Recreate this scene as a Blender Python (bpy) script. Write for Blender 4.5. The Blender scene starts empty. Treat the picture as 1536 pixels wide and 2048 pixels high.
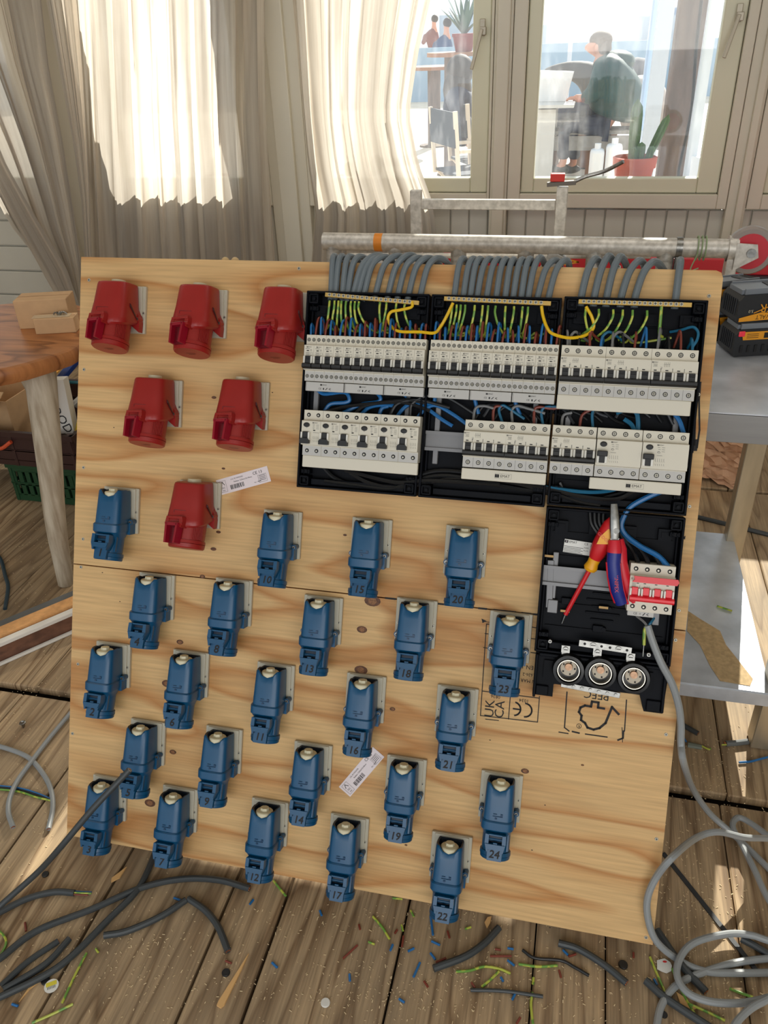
import bpy, bmesh, math, random
from mathutils import Matrix, Vector
random.seed(7)
C = bpy.context.scene.collection
S = bpy.context.scene
pi = math.pi

# ---------------------------------------------------------------- camera
CAM_H = 1.5
YAW, PITCH, ROLL, FPX = 0.253745601, 0.54594878, -0.04169905, 1603.384
_f = Vector((-math.sin(YAW)*math.cos(PITCH), math.cos(YAW)*math.cos(PITCH), -math.sin(PITCH)))
_r0 = Vector((math.cos(YAW), math.sin(YAW), 0)); _u0 = _r0.cross(_f)
_r = _r0*math.cos(ROLL)+_u0*math.sin(ROLL); _u = -_r0*math.sin(ROLL)+_u0*math.cos(ROLL)
CAM = Vector((0, 0, CAM_H))
cd = bpy.data.cameras.new('camera'); co = bpy.data.objects.new('camera', cd); C.objects.link(co)
cd.sensor_fit = 'VERTICAL'; cd.sensor_height = 24; cd.lens = 24*FPX/2048; cd.clip_start = .02; cd.clip_end = 300
co.matrix_world = Matrix(((_r.x, _u.x, -_f.x, 0), (_r.y, _u.y, -_f.y, 0), (_r.z, _u.z, -_f.z, CAM_H), (0, 0, 0, 1)))
S.camera = co
# ---------------------------------------------------------------- light
w = bpy.data.worlds.new('world'); S.world = w; w.use_nodes = True
w.node_tree.nodes['Background'].inputs[0].default_value = (.84, .92, 1, 1)
w.node_tree.nodes['Background'].inputs[1].default_value = 1.15
def light(name, kind, energy, color, loc, look, size=None, size_y=None, angle=None):
    l = bpy.data.lights.new(name, kind); l.energy = energy; l.color = color
    o = bpy.data.objects.new(name, l); C.objects.link(o); o.location = loc
    o.rotation_euler = (Vector(look)-Vector(loc)).to_track_quat('-Z', 'Y').to_euler()
    if size: l.shape = 'RECTANGLE'; l.size = size; l.size_y = size_y or size
    if angle: l.angle = angle
    return o
light('sun', 'SUN', 10.0, (1, .94, .84), (1.5, 10, 6.5), (0, 0, 0), angle=.009)
light('window_light', 'AREA', 70, (1, .95, .88), (.7, -3.2, 2.0), (-.6, 1.6, .7), 4.4, 1.8)  # added fill from behind the camera, no window built there
light('skylight', 'AREA', 28, (1, .97, .93), (-.9, 2.35, 2.58), (-.9, 2.9, 0), 4.4, 1.4)  # added fill below the closed ceiling, brightens floor, curtains and window wall
S.view_settings.view_transform = 'Standard'; S.view_settings.look = 'None'
S.view_settings.gamma = 1; S.view_settings.use_curve_mapping = False
S.view_settings.exposure = 0.0

# ---------------------------------------------------------------- places in the room
def ray(x, y): return _f+_r*((x-768)/FPX)-_u*((y-1024)/FPX)
def FL(x, y, z=0.0):
    d = ray(x, y); return CAM+d*((z-CAM_H)/d.z)
def AY(x, y, Y):
    d = ray(x, y); return CAM+d*(Y/d.y)
BO = Vector((-0.97770808, 0.91988635, 0.0255102)); BAZ = .01018219; BT_ = .45397593; BW, BH = 1.2154, 1.2212
bx = Vector((math.cos(BAZ), math.sin(BAZ), 0)); _bn = Vector((-math.sin(BAZ), math.cos(BAZ), 0))
bv = Vector((0, 0, 1))*math.cos(BT_)+_bn*math.sin(BT_); bn = bx.cross(bv)
BM = Matrix(((bx.x, bv.x, bn.x, BO.x), (bx.y, bv.y, bn.y, BO.y), (bx.z, bv.z, bn.z, BO.z), (0, 0, 0, 1)))
def BP(x, y, n=0.0):                     # spot on the board, n metres off its face: (u, v, n)
    d = ray(x, y); t = ((BO+bn*n-CAM).dot(bn))/d.dot(bn); q = CAM+d*t-BO
    return Vector((q.dot(bx), q.dot(bv), n))
def BMX(u, v, n=0.0, rot=0.0): return BM @ Matrix.Translation((u, v, n)) @ Matrix.Rotation(rot, 4, 'Z')

# ---------------------------------------------------------------- materials
def lin(c):
    out = []
    for a in c[:3]:
        a = a/255; out.append(a/12.92 if a <= .04045 else ((a+.055)/1.055)**2.4)
    return tuple(out)+(1,)
_m = {}
def mat(name, col, rough=.5, metal=0.0, var=0.0, scale=(20, 20, 20), bump=0.0, bscale=60, spec=.5, col2=None, trans=0.0):
    if name in _m: return _m[name]
    m = bpy.data.materials.new(name); m.use_nodes = True; nt = m.node_tree; b = nt.nodes['Principled BSDF']
    b.inputs['Base Color'].default_value = lin(col); b.inputs['Roughness'].default_value = rough
    b.inputs['Metallic'].default_value = metal; b.inputs['Specular IOR Level'].default_value = spec
    if var or bump:
        tc = nt.nodes.new('ShaderNodeTexCoord'); mp = nt.nodes.new('ShaderNodeMapping'); mp.inputs['Scale'].default_value = scale
        nt.links.new(tc.outputs['Object'], mp.inputs['Vector'])
        n = nt.nodes.new('ShaderNodeTexNoise'); n.inputs['Scale'].default_value = 1; n.inputs['Detail'].default_value = 5
        nt.links.new(mp.outputs[0], n.inputs['Vector'])
        if var:
            r = nt.nodes.new('ShaderNodeValToRGB'); e = r.color_ramp.elements
            c2 = lin(col2) if col2 else tuple(x*(1-var) for x in lin(col)[:3])+(1,)
            e[0].position = .35; e[0].color = c2; e[1].position = .65; e[1].color = lin(col)
            nt.links.new(n.outputs['Fac'], r.inputs[0]); nt.links.new(r.outputs[0], b.inputs['Base Color'])
        if bump:
            bp_ = nt.nodes.new('ShaderNodeBump'); bp_.inputs['Strength'].default_value = bump; bp_.inputs['Distance'].default_value = .002
            nt.links.new(n.outputs['Fac'], bp_.inputs['Height']); nt.links.new(bp_.outputs[0], b.inputs['Normal'])
    _m[name] = m; return m
def grain(name, light_c, dark_c, axis, period=7, stretch=(1.1, 4.5, 1), fine=(6, 160, 6), rough=.6, rand=0.0, bump=.15, dirt=None, finev=.16):
    """pine grain: contour rings of a stretched noise plus fine fibres"""
    if name in _m: return _m[name]
    m = bpy.data.materials.new(name); m.use_nodes = True; nt = m.node_tree; N = nt.nodes.new; L = nt.links.new
    b = nt.nodes['Principled BSDF']; b.inputs['Roughness'].default_value = rough; b.inputs['Specular IOR Level'].default_value = .3
    tc = N('ShaderNodeTexCoord'); mp = N('ShaderNodeMapping'); mp.inputs['Scale'].default_value = stretch
    vec = tc.outputs['Object']
    if rand:
        at = N('ShaderNodeAttribute'); at.attribute_name = 'plank'; ad = N('ShaderNodeVectorMath'); ad.operation = 'ADD'
        L(tc.outputs['Object'], ad.inputs[0]); L(at.outputs['Color'], ad.inputs[1]); vec = ad.outputs[0]
    L(vec, mp.inputs['Vector'])
    n = N('ShaderNodeTexNoise'); n.inputs['Scale'].default_value = 1; n.inputs['Detail'].default_value = 2.2; n.inputs['Roughness'].default_value = .45
    L(mp.outputs[0], n.inputs['Vector'])
    mu = N('ShaderNodeMath'); mu.operation = 'MULTIPLY'; mu.inputs[1].default_value = period; L(n.outputs['Fac'], mu.inputs[0])
    fr = N('ShaderNodeMath'); fr.operation = 'FRACT'; L(mu.outputs[0], fr.inputs[0])
    r = N('ShaderNodeValToRGB'); e = r.color_ramp.elements
    e[0].position = 0; e[0].color = lin(dark_c); e[1].position = .16; e[1].color = lin(light_c)
    for p_, k in ((.55, light_c), (.85, [a*.55+b_*.45 for a, b_ in zip(light_c, dark_c)]), (1.0, dark_c)):
        x = e.new(p_); x.color = lin(k)
    L(fr.outputs[0], r.inputs[0])
    m2 = N('ShaderNodeMapping'); m2.inputs['Scale'].default_value = fine; L(vec, m2.inputs['Vector'])
    n2 = N('ShaderNodeTexNoise'); n2.inputs['Scale'].default_value = 1; n2.inputs['Detail'].default_value = 3; L(m2.outputs[0], n2.inputs['Vector'])
    mr = N('ShaderNodeMapRange'); mr.inputs['From Min'].default_value = .3; mr.inputs['From Max'].default_value = .7
    mr.inputs['To Min'].default_value = 1-finev; mr.inputs['To Max'].default_value = 1+finev*.5; L(n2.outputs['Fac'], mr.inputs['Value'])
    mx = N('ShaderNodeMix'); mx.data_type = 'RGBA'; mx.blend_type = 'MULTIPLY'; mx.inputs['Factor'].default_value = 1
    L(r.outputs[0], mx.inputs['A']); L(mr.outputs[0], mx.inputs['B']); out = mx.outputs['Result']
    if dirt:
        m3 = N('ShaderNodeMapping'); m3.inputs['Scale'].default_value = (2.6, 1.5, 2); L(tc.outputs['Object'], m3.inputs['Vector'])
        n3 = N('ShaderNodeTexNoise'); n3.inputs['Scale'].default_value = 1; n3.inputs['Detail'].default_value = 6; n3.inputs['Roughness'].default_value = .65; L(m3.outputs[0], n3.inputs['Vector'])
        rr = N('ShaderNodeMapRange'); rr.inputs['From Min'].default_value = .42; rr.inputs['From Max'].default_value = .68; L(n3.outputs['Fac'], rr.inputs['Value'])
        mm = N('ShaderNodeMath'); mm.operation = 'MULTIPLY'; mm.inputs[1].default_value = .8; L(rr.outputs[0], mm.inputs[0])
        mi = N('ShaderNodeMix'); mi.data_type = 'RGBA'; L(mm.outputs[0], mi.inputs['Factor']); L(out, mi.inputs['A']); mi.inputs['B'].default_value = lin(dirt); out = mi.outputs['Result']
    if rand:
        at2 = N('ShaderNodeSeparateColor'); L(at.outputs['Color'], at2.inputs[0])
        m5 = N('ShaderNodeMath'); m5.operation = 'FRACT'; L(at2.outputs[0], m5.inputs[0])
        m4 = N('ShaderNodeMapRange'); m4.inputs['To Min'].default_value = 1-rand; m4.inputs['To Max'].default_value = 1+rand*.6; L(m5.outputs[0], m4.inputs['Value'])
        mj = N('ShaderNodeMix'); mj.data_type = 'RGBA'; mj.blend_type = 'MULTIPLY'; mj.inputs['Factor'].default_value = 1; L(out, mj.inputs['A']); L(m4.outputs[0], mj.inputs['B']); out = mj.outputs['Result']
    L(out, b.inputs['Base Color'])
    bp_ = N('ShaderNodeBump'); bp_.inputs['Strength'].default_value = bump; bp_.inputs['Distance'].default_value = .002
    L(n2.outputs['Fac'], bp_.inputs['Height']); L(bp_.outputs[0], b.inputs['Normal'])
    _m[name] = m; return m
def glassmat(name, tint=(1, 1, 1), refl=.06):
    m = bpy.data.materials.new(name); m.use_nodes = True; nt = m.node_tree; nt.nodes.clear(); N = nt.nodes.new; L = nt.links.new
    t = N('ShaderNodeBsdfTransparent'); t.inputs[0].default_value = tuple(tint)+(1,)
    g = N('ShaderNodeBsdfGlossy'); g.inputs['Roughness'].default_value = .02
    mx = N('ShaderNodeMixShader'); mx.inputs[0].default_value = refl; o = N('ShaderNodeOutputMaterial')
    # dried-on dust and streaks on the pane
    d = N('ShaderNodeBsdfTranslucent'); d.inputs[0].default_value = (.9, .92, .95, 1)
    tc = N('ShaderNodeTexCoord'); mp = N('ShaderNodeMapping'); mp.inputs['Scale'].default_value = (26, 26, 7); n = N('ShaderNodeTexNoise'); n.inputs['Scale'].default_value = 1; n.inputs['Detail'].default_value = 8
    L(tc.outputs['Object'], mp.inputs[0]); L(mp.outputs[0], n.inputs['Vector'])
    mr = N('ShaderNodeMapRange'); mr.inputs['From Min'].default_value = .5; mr.inputs['From Max'].default_value = .8; mr.inputs['To Min'].default_value = .03; mr.inputs['To Max'].default_value = .10
    L(n.outputs['Fac'], mr.inputs['Value'])
    m2 = N('ShaderNodeMixShader'); L(mr.outputs[0], m2.inputs[0]); L(t.outputs[0], m2.inputs[1]); L(d.outputs[0], m2.inputs[2])
    L(m2.outputs[0], mx.inputs[1]); L(g.outputs[0], mx.inputs[2]); L(mx.outputs[0], o.inputs[0]); return m

WHITE = mat('painted_wood', (208, 202, 185), .45, var=.06, scale=(3, 3, 3))
WHITE2 = mat('painted_sash', (210, 208, 184), .4)
PANEL = mat('panelling', (204, 201, 190), .5, var=.05, scale=(4, 4, 1))
BLACK = mat('black_plastic', (11, 14, 21), .55, var=.25, scale=(30, 30, 30), spec=.12)
BLK = mat('black', (12, 12, 14), .5)
BEIGE = mat('breaker_plastic', (212, 206, 190), .45)
GREYP = mat('breaker_lower', (186, 184, 180), .45)
PLATE = mat('socket_plate', (186, 180, 162), .5)
GLAND = mat('gland', (208, 200, 170), .45)
BLUE = mat('blue_plastic', (6, 76, 116), .34, var=.10, scale=(30, 30, 30))
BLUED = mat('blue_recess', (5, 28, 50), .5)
BLUEE = mat('blue_embossed', (6, 54, 90), .4)
RED = mat('red_plastic', (150, 30, 27), .38, var=.08, scale=(30, 30, 30))
RED2 = mat('crimson_plastic', (142, 14, 36), .3)
RED3 = mat('crimson_recess', (96, 8, 22), .4)
REDD = mat('red_recess', (64, 8, 10), .5)
STEEL = mat('steel', (150, 149, 145), .33, 1, var=.3, scale=(120, 120, 120))
SCREW = mat('screw_steel', (186, 182, 168), .4, .4)
BRASS = mat('brass', (206, 172, 100), .3, .8)
DIN = mat('din_rail', (120, 120, 122), .45, .3)
CABLE = mat('cable_grey', (104, 113, 118), .42)
CABLED = mat('cable_dark', (56, 61, 64), .45)
CABLEL = mat('cable_light', (140, 144, 146), .42)
WBLUE = mat('wire_blue', (30, 102, 162), .35)
WCYAN = mat('wire_light_blue', (20, 96, 130), .4)
WBROWN = mat('wire_brown', (120, 52, 38), .4)
WBLACK = mat('wire_black', (18, 19, 21), .4)
WGREY = mat('wire_grey', (112, 112, 112), .4)
WYEL = mat('wire_yellow', (224, 180, 20), .35)
def stripe_mat():
    m = mat('wire_earth', (120, 170, 50), .4); nt = m.node_tree; b = nt.nodes['Principled BSDF']
    tc = nt.nodes.new('ShaderNodeTexCoord'); wv = nt.nodes.new('ShaderNodeTexNoise'); wv.inputs['Scale'].default_value = 90; wv.inputs['Detail'].default_value = 0
    nt.links.new(tc.outputs['Object'], wv.inputs['Vector']); r = nt.nodes.new('ShaderNodeValToRGB'); e = r.color_ramp.elements
    e[0].position = .46; e[0].color = lin((104, 150, 62)); e[1].position = .54; e[1].color = lin((178, 186, 74))
    nt.links.new(wv.outputs['Fac'], r.inputs[0]); nt.links.new(r.outputs[0], b.inputs['Base Color']); return m
WEARTH = stripe_mat()
INK = mat('ink', (26, 24, 26), .7)
INKG = mat('ink_grey', (86, 86, 84), .7)
PAPER = mat('paper_label', (226, 214, 216), .6)
PLY = grain('pine_plywood', (212, 174, 121), (184, 130, 76), 'x', 7, (1.0, 5.0, 1), (7, 190, 7), .55)
PLYE = mat('plywood_edge', (196, 154, 104), .7, var=.3, scale=(2, 2, 400))
KNOT = mat('knot', (110, 66, 36), .6, var=.6, scale=(160, 260, 1))
FLOORM = grain('floor_planks', (184, 158, 124), (130, 104, 76), 'y', 10, (9, .8, 1), (230, 7, 7), .7, rand=.16, bump=.5, dirt=(142, 126, 104), finev=.34)
FLOORD = mat('floor_gap', (34, 26, 20), .9)
ALU = mat('aluminium', (212, 210, 204), .42, .35, var=.35, scale=(30, 30, 60), col2=(150, 146, 138))
ALUP = mat('paint_spattered_aluminium', (218, 213, 204), .42, .3, var=.5, scale=(60, 60, 60), col2=(182, 177, 168))
STEELT = mat('worn_steel_sheet', (216, 222, 232), .34, .3, var=.3, scale=(7, 7, 7), col2=(168, 174, 182), bump=.1)

# ---------------------------------------------------------------- mesh builder
def smooth_path(pts, k=6):
    pts = [Vector(p) for p in pts]
    if len(pts) < 3: return pts
    out = []
    P = [pts[0]*2-pts[1]]+pts+[pts[-1]*2-pts[-2]]
    for i in range(1, len(P)-2):
        a, b, c, d = P[i-1:i+3]
        for j in range(k):
            t = j/k
            out.append(.5*((2*b)+(c-a)*t+(2*a-5*b+4*c-d)*t*t+(3*b-a-3*c+d)*t**3))
    out.append(pts[-1]); return out
_txt = {}
def text_mesh(s):
    if s not in _txt:
        cu = bpy.data.curves.new('t', 'FONT'); cu.body = s; cu.size = 1; cu.resolution_u = 2; cu.align_x = 'CENTER'; cu.align_y = 'CENTER'
        ob = bpy.data.objects.new('t', cu); me = bpy.data.meshes.new_from_object(ob)
        _txt[s] = ([v.co.copy() for v in me.vertices], [tuple(p.vertices) for p in me.polygons])
        bpy.data.objects.remove(ob); bpy.data.curves.remove(cu); bpy.data.meshes.remove(me)
    return _txt[s]
class MB:
    def __init__(s, scale=1.0): s.v = []; s.f = []; s.m = []; s.s = []; s.k = scale; s.X = Matrix.Identity(4)
    def add(s, vs, fs, m=0, sm=False):
        o = len(s.v); s.v += [(s.X @ Vector(v))*s.k for v in vs]; s.f += [tuple(i+o for i in f) for f in fs]
        s.m += [m]*len(fs); s.s += [sm]*len(fs); return s
    def box(s, c, d, m=0, rot=None):
        x, y, z = [a/2 for a in d]; vs = [Vector((a*x, b*y, e*z)) for a in (-1, 1) for b in (-1, 1) for e in (-1, 1)]
        if rot: vs = [rot @ v for v in vs]
        c = Vector(c); return s.add([v+c for v in vs], [(0, 1, 3, 2), (4, 6, 7, 5), (0, 4, 5, 1), (2, 3, 7, 6), (0, 2, 6, 4), (1, 5, 7, 3)], m)
    def bar(s, a, b, w_, h, m=0, up=(0, 0, 1)):      # rectangular bar from a to b
        a, b = Vector(a), Vector(b); d = (b-a).normalized(); r = d.cross(Vector(up)).normalized(); u = r.cross(d)
        vs = [p+r*(i*w_/2)+u*(j*h/2) for p in (a, b) for i, j in ((-1, -1), (1, -1), (1, 1), (-1, 1))]
        return s.add(vs, [(3, 2, 1, 0), (4, 5, 6, 7), (0, 1, 5, 4), (1, 2, 6, 5), (2, 3, 7, 6), (3, 0, 4, 7)], m)
    def loft(s, rings, m=0, sm=True, c0=True, c1=True):
        n = len(rings[0]); vs = [p for r in rings for p in r]
        fs = [(i*n+j, i*n+(j+1) % n, (i+1)*n+(j+1) % n, (i+1)*n+j) for i in range(len(rings)-1) for j in range(n)]
        s.add(vs, fs, m, sm)
        if c0: s.add(rings[0], [tuple(range(n))[::-1]], m)
        if c1: s.add(rings[-1], [tuple(range(n))], m)
        return s
    def cyl(s, a, b, r0, r1=None, seg=16, m=0, sm=True, c0=True, c1=True):
        a, b = Vector(a), Vector(b); r1 = r0 if r1 is None else r1; d = (b-a).normalized()
        p = d.orthogonal().normalized(); q = d.cross(p)
        return s.loft([[c+(p*math.cos(2*pi*i/seg)+q*math.sin(2*pi*i/seg))*r for i in range(seg)] for c, r in ((a, r0), (b, r1))], m, sm, c0, c1)
    def lathe(s, prof, seg=24, m=0, sm=True, c0=True, c1=True):   # (r,z)
        return s.loft([[Vector((r*math.cos(2*pi*i/seg), r*math.sin(2*pi*i/seg), z)) for i in range(seg)] for r, z in prof], m, sm, c0, c1)
    def tube(s, pts, r, seg=8, m=0, k=6, flat=None):
        pts = smooth_path(pts, k); rings = []; up = None
        for i, p in enumerate(pts):
            d = (pts[min(i+1, len(pts)-1)]-pts[max(i-1, 0)]).normalized()
            if up is None: up = d.orthogonal().normalized()
            up = (up-d*up.dot(d)).normalized(); q = d.cross(up)
            rr = r[0]+(r[1]-r[0])*i/(len(pts)-1) if isinstance(r, tuple) else r
            if flat: up_ = Vector((0, 0, 1)); q_ = d.cross(up_).normalized(); rings.append([p+q_*(math.cos(2*pi*j/seg)*rr)+up_*(math.sin(2*pi*j/seg)*rr*flat) for j in range(seg)])
            else: rings.append([p+(up*math.cos(2*pi*j/seg)+q*math.sin(2*pi*j/seg))*rr for j in range(seg)])
        return s.loft(rings, m)
    def prism(s, poly, z0, z1, m=0, sm=False):
        n = len(poly); A = sum(poly[i][0]*poly[(i+1) % n][1]-poly[(i+1) % n][0]*poly[i][1] for i in range(n))
        if A < 0: poly = poly[::-1]
        vs = [Vector((x, y, z)) for z in (z0, z1) for x, y in poly]
        return s.add(vs, [tuple(range(n))[::-1], tuple(range(n, 2*n))], m).add(vs, [(i, (i+1) % n, n+(i+1) % n, n+i) for i in range(n)], m, sm)
    def disc(s, c, r, m=0, seg=12, ry=None, h=.0): 
        c = Vector(c); ry = ry or r
        return s.add([c+Vector((r*math.cos(2*pi*i/seg), ry*math.sin(2*pi*i/seg), 0)) for i in range(seg)], [tuple(range(seg))], m)
    def ball(s, c, r, m=0, seg=14, rings=8):
        c = Vector(c); r = Vector(r) if hasattr(r, '__len__') else Vector((r, r, r)); R = []
        for i in range(rings+1):
            a = pi*i/rings; rr = max(math.sin(a), .01)
            R.append([c+Vector((r.x*rr*math.cos(2*pi*j/seg), r.y*rr*math.sin(2*pi*j/seg), -r.z*math.cos(a))) for j in range(seg)])
        return s.loft(R, m)
    def text(s, t, M_, size, m=0):
        vs, fs = text_mesh(t); return s.add([M_ @ (v*size) for v in vs], fs, m)
    def line(s, pts, wd, z, m=0):                    # printed stroke in the XY plane
        pts = [Vector((p[0], p[1], z)) for p in pts]
        for a, b in zip(pts, pts[1:]):
            d = (b-a); L = d.length
            if L < 1e-9: continue
            d /= L; q = Vector((-d.y, d.x, 0))*wd/2; e = d*wd*.45
            s.add([a-e-q, b+e-q, b+e+q, a-e+q], [(0, 1, 2, 3)], m)
        return s
    def build(s, name, mats, parent=None, mw=None, bevel=0, sub=0, seg=2):
        me = bpy.data.meshes.new(name); me.from_pydata([tuple(v) for v in s.v], [], s.f); me.update()
        for m_ in (mats if isinstance(mats, (list, tuple)) else [mats]): me.materials.append(m_)
        me.polygons.foreach_set('material_index', s.m); me.polygons.foreach_set('use_smooth', s.s)
        if any(s.s): me.set_sharp_from_angle(angle=.6)
        o = bpy.data.objects.new(name, me); C.objects.link(o)
        if parent: o.parent = parent
        if mw is not None: o.matrix_world = mw
        if bevel:
            b = o.modifiers.new('bevel', 'BEVEL'); b.width = bevel; b.segments = seg; b.limit_method = 'ANGLE'; b.angle_limit = .6
        if sub: q = o.modifiers.new('sub', 'SUBSURF'); q.levels = sub; q.render_levels = sub
        return o
def tag(o, label, cat, group=None, kind=None):
    o['label'] = label; o['category'] = cat
    if group: o['group'] = group
    if kind: o['kind'] = kind
    return o
def thing(name, label, cat, mw=None, group=None):
    o = bpy.data.objects.new(name, None); C.objects.link(o); o.empty_display_size = .02
    if mw is not None: o.matrix_world = mw
    return tag(o, label, cat, group)
def struct(o, name=None): o['kind'] = 'structure'; return o
def dup(root, mw, label):
    r = root.copy(); C.objects.link(r); r.matrix_world = mw; r['label'] = label
    for ch in list(root.children):
        c = ch.copy(); C.objects.link(c); c.parent = r
        for g in list(ch.children): d = g.copy(); C.objects.link(d); d.parent = c
    return r
ORD = ['first', 'second', 'third', 'fourth', 'fifth', 'sixth', 'seventh', 'eighth', 'ninth', 'tenth', 'eleventh', 'twelfth']
def rank(i, n):
    if n > 12 and 0 < i < n-1: return 'number %d from the left' % (i+1) if i+1 > 12 else ORD[i]+' from the left'
    if i == 0: return 'leftmost'
    if i == n-1: return 'rightmost'
    return ORD[i]+' from the left' if i < n/2 else ORD[n-1-i]+' from the right'
T = Matrix.Translation
def RX(a): return Matrix.Rotation(a, 4, 'X')
def RZ(a): return Matrix.Rotation(a, 4, 'Z')

# ================================================================ THE SETTING
def build_floor():
    mb = MB(); cols = []
    def plank(x0, x1, y0, y1):
        g = .0030 if min(abs(x0+.585), abs(x0+.47), abs(x1+.585), abs(x1+.47), abs(x0+.835), abs(x1+.835)) < .01 else .0014
        mb.box(((x0+x1)/2, (y0+y1)/2, -.012), (x1-x0-2*g, y1-y0-.003, .024)); c = (random.random()*9, random.random()*9, random.random()*3, 1); cols.append(c)
    X1 = [-4, -3.7, -3.4, -3.15, -2.88, -2.62, -2.36, -2.1, -1.87, -1.62, -1.36, -1.10, -.835, -.585, -.47, -.2235, .026, .156, .40, .63, .88, 1.13, 1.38, 1.6, 1.85]
    for a, b in zip(X1, X1[1:]): plank(a, b, -1.6, 1.31)
    X2 = [x-.05 if i % 2 else x+.02 for i, x in enumerate(X1)]; X2[19] = .628
    for a, b in zip(X2, X2[1:]): plank(a, b, 1.335, 2.75)
    for a, b in zip(X1, X1[1:]): plank(a-.04, b-.04, 2.765, 3.9)
    o = mb.build('floor', FLOORM, bevel=.003, seg=1)
    ca = o.data.color_attributes.new('plank', 'FLOAT_COLOR', 'CORNER')
    for p in o.data.polygons:
        for l in p.loop_indices: ca.data[l].color = cols[p.index//6]
    struct(o)
    s = MB().box((-1.05, 1.15, -.05), (6.2, 5.6, .03)).build('floor', FLOORD); struct(s); s['kind'] = 'structure'
build_floor()
YW = 3.9
wall = MB()
wall.box((-1.05, YW+.06, 2.36), (6.1, .12, .5)); wall.box((-1.05, YW+.09, .36), (6.1, .05, .76))
struct(wall.build('wall_back', WHITE))
struct(MB().box((-1.05, 1.15, 2.63), (6.2, 5.7, .06)).build('ceiling', WHITE))
struct(MB().box((-4.07, 1.15, 1.3), (.1, 5.7, 2.6)).build('wall_left', WHITE))
struct(MB().box((2.0, 1.15, 1.3), (.1, 5.7, 2.6)).build('wall_right', WHITE))
pn = MB(); x = -2.58
while x < 1.9: pn.box((x+.043, YW+.045, .375), (.0835, .03, .75)); x += .0885
pn.box((-.3, YW+.06, .375), (4.6, .03, .75))
struct(pn.build('wall_back', PANEL, bevel=.006, seg=2))
pl = MB()
for k in range(6): pl.box((-3.32, YW+.04, .06+k*.135), (1.36, .03, .128))
pl.box((-3.32, YW+.06, .4), (1.36, .03, .8))
struct(pl.build('wall_back', PANEL, bevel=.006))
struct(MB().box((-1.05, YW+.02, .05), (6.1, .03, .1)).build('baseboard_back', WHITE, bevel=.004))
GLASS = glassmat('window_glass', (.97, .985, .98), .05)
WZ0, WZ1 = .765, 2.12
def ring(mb, x0, x1, z0, z1, ix0, ix1, iz0, iz1, y0, y1, m=0):
    ym, dy = (y0+y1)/2, y1-y0
    mb.box(((x0+ix0)/2, ym, (z0+z1)/2), (ix0-x0, dy, z1-z0), m); mb.box(((ix1+x1)/2, ym, (z0+z1)/2), (x1-ix1, dy, z1-z0), m)
    mb.box(((ix0+ix1)/2, ym, (z0+iz0)/2), (ix1-ix0, dy, iz0-z0), m); mb.box(((ix0+ix1)/2, ym, (iz1+z1)/2), (ix1-ix0, dy, z1-iz1), m)
def window(n, x0, x1, f=(.056, .056), s=(.056, .085)):
    fr = MB(); ring(fr, x0, x1, WZ0, WZ1+.06, x0+f[0], x1-f[1], .825, WZ1, YW-.025, YW+.1)
    fr = struct(fr.build('window_%d' % n, WHITE, bevel=.004))
    sa = MB(); a, b = x0+f[0]+.002, x1-f[1]-.002; ring(sa, a, b, .827, WZ1-.002, a+s[0], b-s[1], .888, WZ1-.08, YW-.005, YW+.05)
    sa.build('window_sash', WHITE2, fr, bevel=.006)
    MB().box(((a+s[0]+b-s[1])/2, YW+.03, (.888+WZ1-.08)/2), (b-s[1]-a-s[0]+.01, .005, WZ1-.08-.888+.01)).build('glass_pane', GLASS, fr)
    return fr
window(1, -3.75, -2.66); window(2, -2.40, -1.50); w3 = window(3, -1.31, -.459+.011, (.05, .012), (.06, .077)); w4 = window(4, -.367, .574, (.056, .04), (.056, .087)); window(5, .656, 1.55)
window_posts = [(-4.0, -3.75), (-2.66, -2.40), (-1.50, -1.31), (-.446, -.369), (.576, .654), (1.55, 1.95)]
for i, (a, b) in enumerate(window_posts):
    t = MB(); t.box(((a+b)/2, YW+.03, 1.1), (b-a, .11, 2.2))
    if i in (1, 2): t.box(((a+b)/2, YW-.035, 1.1), ((b-a)*.45, .03, 2.2)); 
    if i == 4: t.box(((a+b)/2+.012, YW-.035, 1.1), (.03, .03, 2.2))
    if i == 3: t.box(((a+b)/2, YW-.03, 1.1), (.055, .02, 2.2))
    struct(t.build('trim_%d' % (i+1), WHITE, bevel=.005))
slot = MB().box((-2.452, YW-.05, 1.45), (.012, .02, 1.2)).build('trim_7', mat('gasket', (30, 30, 34), .6)); struct(slot)  # black strip added, its colour stands in for the shade in the window gap
def handle(win, x, z, mir=1):
    h = MB(); h.box((x, YW-.022, z), (.022, .012, .062)); h.box((x+.004*mir, YW-.034, z-.012), (.026, .02, .03))
    h.bar((x, YW-.045, z-.005), (x-.036*mir, YW-.075, z-.15), .014, .008, up=(0, 1, 0)); h.cyl((x, YW-.016, z+.022), (x, YW-.03, z+.022), .005); h.cyl((x, YW-.016, z-.026), (x, YW-.03, z-.026), .005)
    h.build('window_handle', mat('handle_metal', (170, 162, 146), .4, .5), win, bevel=.002)
handle(w3, -.497, 1.475); handle(w4, .498, 1.49)

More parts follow.
